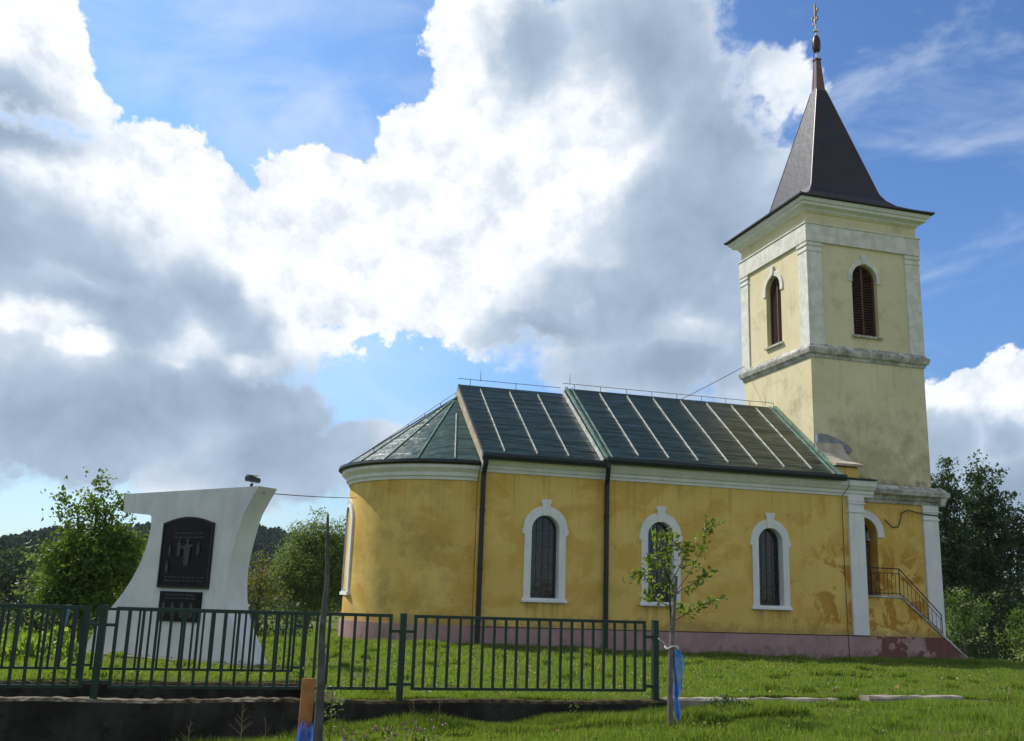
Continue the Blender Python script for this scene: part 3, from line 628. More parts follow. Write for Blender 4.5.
# ------------------------------------------------------------------ tower
TX0, TX1, TY0, TY1 = 22.56, 28.06, 34.5, 40.0
mb = MB(); mb.box(TX0, TX1, TY0, TY1, 4.3, 10.12); mb.build('tower_wall', M['tower'], CH)
# tower base with the side door
DC, DR, DS = 24.5, 0.66, 2.94
mb = MB(); mb.plate([(23.3, -2.3), (28.14, -2.3), (28.14, 4.4), (23.3, 4.4)], [arch(DC, DR, 0.46, DS)], 0, 0.55, FY(34.3))
mb.box(27.6, 28.14, 34.86, 40.1, -2.3, 4.4); mb.build('tower_base_wall', M['yellow'], CH)
mb = MB(); mb.plate(arch(DC, DR + 0.30, 2.7, DS), [arch(DC, DR - 0.012, 2.55, DS)], -0.06, 0.02, FY(34.3))
mb = MB(); n = 20
o = [(DC + (DR + .3) * math.cos(math.pi * i / n), DS + (DR + .3) * math.sin(math.pi * i / n)) for i in range(n + 1)]
i_ = [(DC + (DR - .012) * math.cos(math.pi * i / n), DS + (DR - .012) * math.sin(math.pi * i / n)) for i in range(n, -1, -1)]
poly = [(DC + DR + .3, DS - .12)] + o + [(DC - DR - .3, DS - .12), (DC - DR + .012, DS - .12)] + i_ + [(DC + DR - .012, DS - .12)]
mb.prism(poly, 34.24, 34.32, FPY); dt = mb.build('door_surround', M['white'], CH)
dr = MB().box(DC - 0.64, DC + 0.64, 34.78, 34.85, 0.46, 2.6); dr = dr.build('door', M['door'], CH)
mb = MB()
for x0, x1 in ((DC - 0.56, DC - 0.05), (DC + 0.05, DC + 0.56)):
    for z0, z1 in ((0.6, 1.35), (1.5, 2.45)): mb.box(x0, x1, 34.755, 34.785, z0, z1)
mb.build('door_panel', M['door'], dr)
MB().tube([(DC + 0.05, 34.74, 1.45), (DC + 0.17, 34.72, 1.45)], 0.015, 6).build('door_handle', M['steel'], dr)
MB().plate(arch(DC, DR - 0.02, 2.62, DS), [], 0.50, 0.52, FY(34.3)).build('fanlight', M['glass'], CH)
mb = MB(); mb.box(24.86, 25.02, 34.55, 34.72, 2.70, 2.76); mb.tube([(24.94, 34.63, 2.76), (24.94, 34.63, 2.98)], 0.07, 8, 0.09); mb.tube([(24.94, 34.63, 2.98), (24.94, 34.63, 3.1)], 0.1, 8, 0.02); mb.build('door_lantern', simple('lantern_grey', (0.2, 0.2, 0.22), 0.4), CH)
# base cornice
prof = [(34.4, 4.22), (34.22, 4.22), (34.19, 4.34), (34.12, 4.38), (34.06, 4.5), (33.88, 4.56), (33.84, 4.74), (34.05, 4.80), (34.4, 4.98), (34.52, 5.0)]
mb = MB(); mb.prism(prof, 23.66, 28.44, FPX)
mb.prism([(28.05, 4.24), (28.24, 4.24), (28.28, 4.4), (28.42, 4.56), (28.438, 4.72), (28.28, 4.86), (28.05, 4.96)], 33.95, 40.2, FPY); mb.build('base_cornice', M['weathered'], CH)
pilaster(27.33, 28.05, 34.3, -1.3, 4.215)
# belfry stage: four wall plates with openings
BZ0, BZ1 = 10.6, 16.15; BC = 25.31; BR = 0.62; BB, BS = 11.25, 13.83
mb = MB(); mb.plate(rect(TX0, TX1, BZ0, BZ1), [arch(BC, BR, BB, BS)], 0, 0.4, FY(TY0)); mb.plate(rect(TX0, TX1, BZ0, BZ1), [arch(BC, BR, BB, BS)], -0.4, 0, FY(TY1))
mb.plate(rect(TY0 + 0.4, TY1 - 0.4, BZ0, BZ1), [arch(37.25, BR, BB, BS)], 0, 0.4, FX(TX0)); mb.plate(rect(TY0 + 0.4, TY1 - 0.4, BZ0, BZ1), [arch(37.25, BR, BB, BS)], -0.4, 0, FX(TX1))
mb.build('belfry_wall', M['tower'], CH)
def square_ring(prof, x0, x1, y0, y1):      # prof [(out, z)] closed, mitred round a square
    mb = MB(); k = len(prof); vs = []
    for cx, cy, sx, sy in ((x0, y0, -1, -1), (x1, y0, 1, -1), (x1, y1, 1, 1), (x0, y1, -1, 1)):
        vs += [(cx + sx * o, cy + sy * o, z) for o, z in prof]
    fs = [(i * k + j, ((i + 1) % 4) * k + j, ((i + 1) % 4) * k + (j + 1) % k, i * k + (j + 1) % k) for i in range(4) for j in range(k)]
    return mb.add(vs, fs)
square_ring([(-0.2, 10.1), (0.04, 10.1), (0.07, 10.22), (0.16, 10.28), (0.2, 10.42), (0.2, 10.5), (0.10, 10.58), (0.055, 10.68), (-0.2, 10.7)], TX0, TX1, TY0, TY1).build('string_course', M['weathered'], CH)
square_ring([(-0.2, 15.17), (0.10, 15.17), (0.10, 15.93), (0.14, 15.95), (0.14, 16.0), (0.0, 16.03), (-0.2, 16.03)], TX0, TX1, TY0, TY1).build('frieze', M['worn'], CH)
square_ring([(-0.3, 15.9), (0.003, 15.9), (0.003, 16.45), (0.06, 16.5), (0.08, 16.58), (-0.3, 16.6)], TX0, TX1, TY0, TY1).build('frieze_band', M['tower'], CH)
square_ring([(-0.3, 16.58), (0.10, 16.56), (0.14, 16.64), (0.22, 16.68), (0.34, 16.72), (0.36, 16.82), (0.44, 16.86), (0.48, 17.0), (-0.3, 17.0)], TX0, TX1, TY0, TY1).build('tower_cornice', M['white'], CH)
for (x0, x1, y0, y1) in ((TX0 - 0.06, TX0 + 0.67, TY0 - 0.06, TY0 + 0.62), (TX1 - 0.67, TX1 + 0.06, TY0 - 0.06, TY0 + 0.62), (TX0 - 0.06, TX0 + 0.67, TY1 - 0.62, TY1 + 0.06), (TX1 - 0.67, TX1 + 0.06, TY1 - 0.62, TY1 + 0.06)):
    o = MB().box(x0, x1, y0, y1, 10.66, 15.168).build('corner_pilaster', M['worn'], CH)
    q = MB(); q.box(x0 - 0.04, x1 + 0.04, y0 - 0.04, y1 + 0.04, 14.98, 15.10); q.box(x0 - 0.03, x1 + 0.03, y0 - 0.03, y1 + 0.03, 14.74, 14.80); q.build('capital', M['worn'], o)
for FN, c in ((FY(TY0), BC), (FX(TX0), 37.25)):
    n = 20; ro, ri = BR + 0.2, BR - 0.008
    o = [(c + ro * math.cos(math.pi * i / n), BS + ro * math.sin(math.pi * i / n)) for i in range(n + 1)]
    i_ = [(c + ri * math.cos(math.pi * i / n), BS + ri * math.sin(math.pi * i / n)) for i in range(n, -1, -1)]
    poly = [(c + ro, BS - .2)] + o + [(c - ro, BS - .2), (c - ri, BS - .2)] + i_ + [(c + ri, BS - .2)]
    mb = MB(); mb.prism(poly, -0.05, 0.01, lambda u, v, w, FN=FN: FN(u, v, w)); lw = mb.build('belfry_surround', M['worn'], CH)
    MB().prism([(c - 0.1, BS + BR + 0.02), (c + 0.1, BS + BR + 0.02), (c + 0.15, BS + BR + 0.42), (c - 0.15, BS + BR + 0.42)], -0.1, 0.01, lambda u, v, w, FN=FN: FN(u, v, w)).build('keystone', M['worn'], lw)
    MB().prism(rect(c - 0.72, c + 0.72, BB - 0.09, BB - 0.001), -0.12, 0.3, lambda u, v, w, FN=FN: FN(u, v, w)).build('sill', M['weathered'], lw)
    mb = MB(); mb.plate(arch(c, BR - 0.004, BB + 0.002, BS), [arch(c, BR - 0.08, BB + 0.08, BS)], 0.2, 0.27, lambda u, v, w, FN=FN: FN(u, v, w))
    mb.prism(rect(c - 0.04, c + 0.04, BB + 0.08, BS + 0.52), 0.19, 0.26, lambda u, v, w, FN=FN: FN(u, v, w))
    fr = mb.build('shutter', M['louver'], CH)
    mb = MB(); z = BB + 0.12
    while z < BS + 0.5:
        hw = BR - 0.07 if z < BS else math.sqrt(max(0.01, (BR - 0.07) ** 2 - (z - BS) ** 2))
        mb.prism([(0.20, z), (0.205, z + 0.015), (0.33, z + 0.10), (0.325, z + 0.085)], c - hw, c + hw, lambda a, b, w, FN=FN: FN(w, b, a))
        z += 0.115
    mb.build('slats', M['louver'], fr)
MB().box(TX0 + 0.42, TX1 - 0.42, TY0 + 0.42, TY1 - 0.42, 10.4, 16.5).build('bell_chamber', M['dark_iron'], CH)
# spire
def frustum(mb, h0, z0, h1, z1):
    vs = [(BC - h0, YC - h0, z0), (BC + h0, YC - h0, z0), (BC + h0, YC + h0, z0), (BC - h0, YC + h0, z0), (BC - h1, YC - h1, z1), (BC + h1, YC - h1, z1), (BC + h1, YC + h1, z1), (BC - h1, YC + h1, z1)]
    mb.add(vs, [(0, 1, 5, 4), (1, 2, 6, 5), (2, 3, 7, 6), (3, 0, 4, 7)])
mb = MB(); prof = [(3.30, 17.0), (3.36, 17.03), (3.36, 17.09), (2.75, 17.36), (2.25, 17.66), (1.95, 17.98), (1.75, 18.35), (0.25, 24.05)]
for (h0, z0), (h1, z1) in zip(prof, prof[1:]): frustum(mb, h0, z0, h1, z1)
sp = mb.build('spire', M['spire'], CH)
mb = MB(); frustum(mb, 0.26, 24.0, 0.22, 24.2); frustum(mb, 0.22, 24.2, 0.12, 25.72); mb.box(BC - 0.155, BC + 0.155, YC - 0.155, YC + 0.155, 25.72, 25.8); mb.build('spire_neck', M['copper'], sp)
mb = MB()
for sx, sy in ((-1, -1), (1, -1), (-1, 1), (1, 1)):
    mb.tube([(BC + sx * h, YC + sy * h, z) for h, z in prof[2:]], 0.025, 6)
mb.build('hip_seam', M['copper'], sp)
mb = MB(); mb.tube([(BC, YC, 25.75), (BC, YC, 28.7)], 0.06, 8, 0.035); mb.tube([(BC, YC, 27.30), (BC, YC, 27.37)], 0.12, 10); fm = mb.build('finial_rod', M['steel'], sp)
mb = MB(); mb.revolve([(0.02, 26.2), (0.15, 26.22), (0.2, 26.35), (0.205, 26.5), (0.205, 26.72), (0.17, 26.9), (0.1, 27.06), (0.02, 27.08)], BC, YC, 0, 360, 16, closed=False); mb.build('finial_ball', M['ball'], sp)
# the cross, turned almost edge-on
dx = Vector((0.30, 0.954, 0)); mb = MB()
for z, L in ((28.25, 0.42), (27.85, 0.28)):
    a = Vector((BC, YC, z)); mb.tube([a - dx * L, a + dx * L], 0.035, 6)
    for s_ in (-1, 1): q = a + dx * L * s_; mb.tube([q - Vector((0, 0, .07)), q + Vector((0, 0, .07))], 0.055, 6)
mb.tube([(BC, YC, 27.7), (BC, YC, 28.6), (BC, YC, 28.82)], 0.05, 6)
for s_ in (-1, 1): mb.tube([Vector((BC, YC, 27.95)) + dx * 0.1 * s_, Vector((BC, YC, 28.12)) + dx * 0.3 * s_], 0.02, 5)
mb.build('cross', simple('gilded_iron', (0.22, 0.17, 0.12), 0.4, 0.5), sp)
MB().tube([(BC - 0.35, YC - 0.1, 24.0), (BC - 0.22, YC - 0.05, 25.9), (BC - 0.1, YC, 26.2)], 0.013, 5).build('conductor_cable', M['rusty'], sp)

# ------------------------------------------------------------------ side stairs
SY0, SY1 = YW + 0.0, 34.29
sl = (28.16 - 25.2) / (0.46 + 1.87)
def sx_at(z): return 25.2 + (0.46 - z) * sl
MB().prism([(23.66, -0.985), (sx_at(-0.985), -0.985), (25.2, 0.46), (23.66, 0.46)], SY0, SY0 + 0.3, FPY).build('stair_wall', M['yellow'], CH)
MB().prism([(23.675, -2.4), (sx_at(-2.4), -2.4), (sx_at(-0.99), -0.99), (23.675, -0.99)], SY0 - 0.02, SY0 + 0.3, FPY).build('plinth', M['plinth'], CH)
mb = MB(); mb.box(23.67, 25.2, SY0 - 0.06, SY1, 0.461, 0.53)
c_ = Vector(((25.2 + sx_at(-2.1)) / 2, SY0 + 0.1, (0.46 - 2.1) / 2 + 0.035)); d = Vector((sx_at(-2.1) - 25.2, 0, -2.56)) / 2
mb.obox(c_, d, (0, 0.16, 0), Vector((d.z, 0, -d.x)).normalized() * -0.035); mb.build('stair_coping', M['weathered'], CH)
mb = MB(); ns = 14
for i in range(ns):
    x0 = 25.2 + i * (2.96 / ns); zt = 0.46 - (i + 1) * (2.33 / ns); mb.box(x0, x0 + 2.96 / ns, SY0 + 0.31, SY1, -2.4, zt)
mb.box(23.67, 25.199, SY0 + 0.31, SY1, -2.4, 0.455)
mb.build('stair_flight', M['kerb'], CH)
mb = MB(); yr = SY0 + 0.05; r_ = 0.018; xe = 27.02; ze = 0.46 - (xe - 25.2) / sl
rl = mb.tube([(23.68, yr, 1.56), (25.2, yr, 1.56), (xe, yr, ze + 1.10 - 0.26)], 0.022, 6, cap=True)
mb.tube([(23.68, yr, 1.38), (25.2, yr, 1.38), (xe, yr, ze + 0.92 - 0.26)], 0.014, 6)
mb.tube([(23.68, yr, 0.62), (25.2, yr, 0.62), (xe, yr, ze + 0.17)], 0.016, 6)
ra_ = mb.build('stair_railing', M['dark_iron'], CH)
mb = MB(); x = 23.78
while x < xe + 0.01:
    if x < 25.2: a, b = 0.53, 1.38
    else: zz = 0.46 - (x - 25.2) / sl; k = (x - 25.2) / (xe - 25.2); a, b = zz + 0.02, 1.38 + (ze + 0.66 - 1.38) * k
    big = abs(x - 25.2) < 0.09
    mb.tube([(x, yr, a), (x, yr, b + (0.18 if big else 0))], 0.02 if big else 0.010, 5); x += 0.176
mb.tube([(xe, yr, ze), (xe, yr, ze + 0.84)], 0.02, 6)
mb.build('balusters', M['dark_iron'], ra_)
# loose cable on the wall
MB().tube([(25.49, 34.22, 3.55), (25.6, 34.2, 3.42), (25.85, 34.2, 3.25), (26.1, 34.2, 3.28), (26.22, 34.2, 3.55), (26.3, 34.2, 3.85), (26.6, 34.2, 3.98), (27.3, 34.16, 3.86), (28.2, 34.15, 3.82)], 0.025, 6).build('loose_cable', M['rusty'], CH)

HAZE = True
# ------------------------------------------------------------------ retaining walls and kerbs
def rough_bar(name, x0, x1, y0, y1, z0f, z1f, step, mt, jit=0.02, **kw):
    n = max(2, int((x1 - x0) / step)); vs = []; fs = []
    for i in range(n + 1):
        x = x0 + (x1 - x0) * i / n; z0, z1 = z0f(x), z1f(x)
        j = [rng.uniform(-jit, jit) for _ in range(5)]
        vs += [(x, y0 + j[0], z0), (x, y0 + j[1], (z0 + z1) / 2), (x, y0 + j[2], z1 - 0.03), (x, y0 + 0.03 + j[2], z1 + j[3]), (x, y1 - 0.03, z1 + j[4]), (x, y1, z1 - 0.03), (x, y1, z0)]
    for i in range(n):
        for k in range(7): fs.append((i * 7 + k, (i + 1) * 7 + k, (i + 1) * 7 + (k + 1) % 7, i * 7 + (k + 1) % 7))
    fs.append(tuple(range(6, -1, -1))); fs.append(tuple(n * 7 + k for k in range(7)))
    return MB().add(vs, fs, False).build(name, mt, None, ((x0 + x1) / 2, (y0 + y1) / 2, z0f((x0 + x1) / 2)))
o = rough_bar('retaining_wall', -16, 6.72, 14.42, 14.76, lambda x: -3.4, lambda x: -1.475 + 0.012 * math.sin(x * 2.1), 0.09, M['concrete'], 0.014)
tag(o, 'dark mossy concrete retaining wall that carries the nearer green fence', 'wall')
o = rough_bar('channel_wall', -16, 1.80, 18.72, 18.96, lambda x: -3.4, lambda x: -1.63, 0.12, M['concrete'], 0.012)
tag(o, 'low dark concrete bank wall under the farther green fence', 'wall')
o = rough_bar('channel_end_wall', 1.62, 1.95, 14.77, 18.71, lambda x: -3.4, lambda x: -1.60, 0.1, M['concrete'], 0.01)
tag(o, 'short concrete wall closing the ditch between the two fences', 'wall')
for x0, x1, l in ((6.76, 9.75, 'pale flush kerb strip in the grass right beside the staked sapling'), (10.3, 12.15, 'pale raised kerb slab lying in the grass farthest right')):
    o = rough_bar('kerb_slab', x0, x1, 14.46, 14.74, lambda x: -1.75, lambda x: -1.385 if x > 10 else -1.43, 0.15, M['kerb'], 0.012); tag(o, l, 'kerb', 'kerb strips in the grass')
o = rough_bar('kerb_slab', 12.22, 12.62, 14.4, 14.7, lambda x: -1.75, lambda x: -1.45, 0.12, M['rock'], 0.02); tag(o, 'broken grey end piece of the kerb, rightmost in the grass', 'kerb', 'kerb strips in the grass')

# ------------------------------------------------------------------ fences
def fence(label, y, posts, zb, x_start=None, x_end=None):
    cx = posts[len(posts) // 2]; F = thing('metal_fence', label, 'fence', (cx, y, zb), 'green metal fences')
    zt, z0 = zb + 1.17, zb + 0.135
    def panel(a, b):
        mb = MB()
        mb.box(a, b, y - 0.022, y + 0.022, zt - 0.045, zt); mb.box(a, b, y - 0.02, y + 0.02, z0 - 0.02, z0 + 0.02)
        mb.box(a, a + 0.045, y - 0.021, y + 0.021, z0 + 0.02, zt - 0.045); mb.box(b - 0.045, b, y - 0.021, y + 0.021, z0 + 0.02, zt - 0.045)
        n = max(2, int(round((b - a) / 0.178)))
        for i in range(1, n):
            x = a + (b - a) * i / n + random.uniform(-.003, .003); mb.box(x - 0.019, x + 0.019, y - 0.017, y + 0.017, z0 + 0.018, zt - 0.043)
        mb.build('fence_panel', M['fence'], F)
    for i, x in enumerate(posts):
        mb = MB(); mb.box(x - 0.045, x + 0.045, y - 0.045, y + 0.045, zb - 0.04, zt + 0.015); p = mb.build('fence_post', M['fence'], F)
        for z in (zt - 0.24, z0 + 0.06):
            if i > 0: MB().box(x - 0.17, x - 0.046, y - 0.018, y + 0.018, z - 0.02, z + 0.02).build('bracket', M['fence'], p)
            if i < len(posts) - 1: MB().box(x + 0.046, x + 0.17, y - 0.018, y + 0.018, z - 0.02, z + 0.02).build('bracket', M['fence'], p)
    ends = ([x_start] if x_start is not None else []) + list(posts)
    for a, b in zip(ends, ends[1:]): panel(a + (0.16 if a in posts else 0), b - 0.16)
    return F
fence('green metal bar fence standing on the nearer concrete wall, ending by the staked sapling', 14.6, [-13.7, -9.6, -5.52, -1.48, 2.6, 6.58], -1.46)
fence('green metal bar fence beyond the ditch, seen through the nearer fence at left', 19.1, [-13.9, -10.0, -6.1, -2.22, 1.57], -1.57)

# ------------------------------------------------------------------ the memorial
u_ = Vector((0.69961, -0.71452, 0)); n_ = Vector((0.71452, 0.69961, 0)); B_ = Vector((0.74, 23.01, 0))
FM = lambda u, v, w: tuple(B_ + u_ * u + n_ * w + Vector((0, 0, v)))
def smoothpoly(keys, n=6):
    out = []
    for i in range(len(keys) - 1):
        p0 = keys[max(0, i - 1)]; p1 = keys[i]; p2 = keys[i + 1]; p3 = keys[min(len(keys) - 1, i + 2)]
        for k in range(n):
            t = k / n
            out.append(tuple(0.5 * ((2 * b) + (-a + c) * t + (2 * a - 5 * b + 4 * c - d) * t * t + (-a + 3 * b - 3 * c + d) * t ** 3) for a, b, c, d in zip(p0, p1, p2, p3)))
    out.append(keys[-1]); return out
right = smoothpoly([(-0.16, 2.29), (-0.40, 1.93), (-0.62, 1.50), (-0.83, 0.55), (-0.79, -0.20), (-0.59, -0.75), (-0.2, -1.31), (0.16, -1.95)])
left = smoothpoly([(-5.60, -1.95), (-5.22, -1.2), (-4.72, -0.62), (-4.26, -0.15), (-3.90, 0.35), (-3.68, 0.84), (-3.58, 1.30), (-3.60, 1.64)])
outl = right + left + [(-3.66, 1.68), (-4.62, 1.76), (-4.64, 2.21)]
MO = thing('war_memorial', 'white curved concrete memorial wall with black inscribed plaques behind the fences', 'memorial', tuple(B_ + u_ * -2.5 + Vector((0, 0, -1.68))))
o = MB().prism(outl, 0, 0.6, FM).build('memorial_wall', M['monument'], MO)
MB().prism([(-5.75, -1.9), (0.3, -1.9), (0.3, -1.62), (-5.75, -1.62)], -0.22, 0.7, FM).build('memorial_base', M['kerb'], MO)
# main slab with a segmental head
xl, xr, zb, zt, rise = -3.06, -1.43, -0.02, 1.45, 0.15
topc = [(xr + (xl - xr) * i / 16, zt + rise * math.sin(math.pi * i / 16) ** 0.9) for i in range(17)]
sl_ = MB().prism([(xl, zb), (xr, zb)] + topc, -0.05, 0.02, FM).build('main_plaque', M['slab'], MO)
MB().plate([(xl - .015, zb - .015), (xr + .015, zb - .015)] + [(x + (0.015 if i == 0 else -0.015 if i == 16 else 0), z + .015) for i, (x, z) in enumerate(topc)], [[(xl + .03, zb + .03), (xr - .03, zb + .03)] + [(x - (0.03 if i == 0 else -0.03 if i == 16 else 0), z - .03) for i, (x, z) in enumerate(topc)]], -0.065, 0.019, FM).build('plaque_border', M['dark_iron'], sl_)
def figure(name, cx, cz, s, arms, parent):
    mb = MB(); body = [(0, 0), (.05, 0), (.07, .25), (.05, .33), (.02, .35), (.03, .42), (0, .45), (-.03, .42), (-.02, .35), (-.06, .33), (-.07, .25), (-.05, 0)]
    mb.prism([(cx + a * s, cz + b * s) for a, b in body], -0.075, -0.051, FM)
    if arms: mb.prism([(cx - .16 * s, cz + .27 * s), (cx + .12 * s, cz + .30 * s), (cx + .12 * s, cz + .34 * s), (cx - .16 * s, cz + .31 * s)], -0.073, -0.0515, FM)
    mb.build(name, M['bronze'], parent)
figure('relief_figure', -2.18, 0.48, 1.45, True, sl_); figure('relief_figure', -2.45, 0.70, 0.9, False, sl_); figure('relief_figure', -2.75, 0.72, 0.55, False, sl_)
figure('relief_figure', -1.82, 0.72, 0.7, False, sl_); figure('relief_figure', -2.80, 0.30, 0.7, False, sl_)
mb = MB()
for r_i, z in enumerate((1.22, 1.12, 0.20, 0.12)):
    x = -2.65 if z > 1 else -2.85
    while x < (-1.75 if z > 1 else -1.65):
        wd = random.uniform(0.05, 0.14); mb.prism(rect(x, x + wd, z, z + 0.028), -0.058, -0.0505, FM); x += wd + 0.04
mb.build('inscription', M['bronze'], sl_)['kind'] = 'stuff'
s2 = MB().prism(rect(-2.95, -1.60, -0.79, -0.11), -0.05, 0.02, FM).build('lower_plaque', M['slab'], MO)
mb = MB()
for z in (-0.2, -0.28):
    x = -2.75
    while x < -1.85:
        wd = random.uniform(0.05, 0.13); mb.prism(rect(x, x + wd, z, z + 0.03), -0.056, -0.0505, FM); x += wd + 0.035
for z in (-0.40, -0.60):
    for i in range(4): mb.prism([(-2.78 + i * 0.3 + 0.06 * math.cos(t * 0.785), z - 0.03 + 0.075 * math.sin(t * 0.785)) for t in range(8)], -0.058, -0.0505, FM)
mb.build('inscription', M['bronze'], s2)['kind'] = 'stuff'
pv = Vector(FM(-0.62, 2.25, 0.2)); SL = thing('spotlight', 'small dark spotlight mounted on top of the white memorial', 'spotlight', tuple(pv))
MB().tube([pv, pv + Vector((0.03, 0, 0.14))], 0.035, 8).build('bracket', M['camera_shell'], SL)
c_ = pv + Vector((0.05, -0.03, 0.23)); h_ = MB().tube([c_ - Vector((0.16, 0.10, -0.02)), c_ - Vector((.15, .09, -.02)), c_ + Vector((0.14, 0.09, -0.02))], [0.04, 0.085, 0.06], 10).build('lamp_head', M['camera_shell'], SL)
MB().obox(c_ + Vector((0.0, 0, 0.09)), (0.11, 0.06, 0.0), (-0.04, 0.07, 0), (0, 0, 0.008)).build('visor', M['steel'], h_)

# ------------------------------------------------------------------ wires
def wire(label, a, b, sag, r=0.012):
    a, b = Vector(a), Vector(b); pts = [a.lerp(b, i / 16) - Vector((0, 0, sag * 4 * (i / 16) * (1 - i / 16))) for i in range(17)]
    o = MB().tube(pts, r, 5).build('overhead_wire', M['rusty'], None, tuple(a)); tag(o, label, 'wire', 'overhead wires')
wire('thin wire running from the memorial top to the rounded apse', (0.75, 23.3, 2.16), (4.45, 36.0, 3.35), 0.03)
wire('thin wire rising from the nave ridge to the bell tower', (18.2, 37.7, 8.50), (22.52, 39.9, 10.86), 0.02, 0.014)
wire('thin wire leaving the tower corner to the right, in front of trees', (28.1, 34.15, 3.82), (52.0, 36.5, 4.6), 0.5)

# ------------------------------------------------------------------ foliage
def leaves(name, cen, size, mt, parent=None, loc=(0, 0, 0), flat=0.0, asp=0.5, fold=True):
    cen = np.asarray(cen, float); n = len(cen)
    d = rng.normal(size=(n, 3)); d[:, 2] = d[:, 2] * (1 - flat) - 0.15; d /= np.linalg.norm(d, axis=1)[:, None]
    q = rng.normal(size=(n, 3)); s = np.cross(d, q); s /= np.linalg.norm(s, axis=1)[:, None]
    nn = np.cross(d, s)
    L = size * rng.uniform(0.6, 1.25, n)[:, None]; w = L * asp
    a = cen - d * L * 0.5; b = cen + s * w * 0.5 + nn * w * 0.15; c = cen + d * L * 0.5 - nn * L * 0.12; e = cen - s * w * 0.5 + nn * w * 0.15
    co = np.stack([a, b, c, e], 1).reshape(-1, 3)
    base = np.arange(n)[:, None] * 4
    ff = np.concatenate([base, base + 1, base + 2, base, base + 2, base + 3], 1).ravel()
    return npmesh(name, co, ff, np.full(n * 2, 3), mt, parent, loc)
def cluster_pts(blobs, per_m3, k, spread, bias=0.45):
    """blobs: (cx, cy, cz, rx, ry, rz); returns cluster centres and leaf centres"""
    cc = []; lf = []
    for (x, y, z, rx, ry, rz) in blobs:
        n = max(4, int(per_m3 * 4.19 * rx * ry * rz))
        d = rng.normal(size=(n, 3)); d /= np.linalg.norm(d, axis=1)[:, None]
        r = rng.uniform(0, 1, n) ** bias
        c = np.array([x, y, z]) + d * r[:, None] * np.array([rx, ry, rz]) * rng.uniform(0.85, 1.12, (n, 1))
        cc.append(c)
        s = rng.uniform(0.55, 1.3, (n, 1, 1)) * spread
        l = c[:, None, :] + rng.normal(size=(n, k, 3)) * s * np.array([1, 1, 0.7])
        lf.append(l.reshape(-1, 3))
    return np.concatenate(cc), np.concatenate(lf)
def tree(name, label, cat, base, top, blobs, mt, size, per=6, k=26, spread=0.22, trunk=0.12, limbs=14, group=None, lean=(0, 0), asp=0.5, bark='bark', bias=0.45):
    base = Vector(base); T = thing(name, label, cat, tuple(base), group)
    cc, lf = cluster_pts(blobs, per, k, spread, bias)
    tp = Vector((base.x + lean[0], base.y + lean[1], top)); pts = []
    for i in range(8):
        t = i / 7; p = base.lerp(tp, t) + Vector((math.sin(t * 7 + base.x) * 0.05 * (top - base.z) * 0.2, math.cos(t * 5 + base.y) * 0.05 * (top - base.z) * 0.15, 0)); pts.append(p)
    pts[0].z -= 0.15
    mb = MB(); mb.tube(pts, [trunk * (1 - 0.85 * i / 7) * (1.25 if i == 0 else 1) for i in range(8)], 9)
    tr = mb.build('trunk', M[bark], T)
    sel = cc[rng.choice(len(cc), min(limbs, len(cc)), replace=False)]
    mb = MB()
    for c in sel:
        c = Vector(c); t = min(0.92, max(0.18, (c.z - base.z) / (top - base.z) * 0.72)); f = t * 7; i = min(6, int(f)); s = pts[i].lerp(pts[i + 1], f - i)
        mid = s.lerp(c, 0.5) + Vector((0, 0, 0.08 * (c - s).length)); r = trunk * (1 - 0.8 * t) * 0.5
        mb.tube([s, mid, c], [r, r * 0.6, r * 0.15], 5, cap=False)
    mb.build('branches', M[bark], T)
    leaves('crown', lf, size, mt, T, asp=asp)
    return T
# broad-leaved tree at left behind the fences
tree('broadleaf_tree', 'broad-leaved green tree at left, sunlit leaf edges, beside the white memorial', 'tree', (-3.5, 29.5, -1.66), 2.1,
     [(-3.45, 29.5, 0.55, 1.15, 1.1, 1.25), (-3.9, 29.4, 0.1, 0.85, 0.8, 0.9), (-2.75, 29.5, 0.75, 0.75, 0.8, 0.85), (-3.55, 29.5, 1.95, 0.42, 0.4, 0.75), (-3.5, 29.5, 2.6, 0.16, 0.16, 0.42), (-4.2, 29.5, 1.65, 0.36, 0.35, 0.65), (-4.35, 29.5, 2.25, 0.14, 0.14, 0.3), (-3.0, 29.5, 1.9, 0.38, 0.35, 0.62), (-2.75, 29.5, 2.35, 0.2, 0.2, 0.3), (-4.3, 29.3, -0.45, 0.5, 0.5, 0.55), (-4.25, 29.3, 0.75, 0.5, 0.5, 0.5), (-3.4, 29.5, -0.5, 1.0, 0.8, 0.55)],
     M['leaf'], 0.125, per=42, k=24, spread=0.16, trunk=0.09, limbs=34, asp=0.62, bias=0.38)
tree('shrub', 'yellow-green sunlit shrub between the left tree and the memorial', 'shrub', (-2.9, 33, -1.66), 0.9,
     [(-2.75, 33, 0.2, 0.9, 0.8, 1.1), (-3.3, 33, -0.5, 0.9, 0.8, 0.7), (-2.3, 33, 0.6, 0.5, 0.5, 0.9), (-2.4, 33, -0.8, 0.9, 0.7, 0.6)], M['leaf_light'], 0.12, per=24, k=20, spread=0.16, trunk=0.06, limbs=12, asp=0.5)
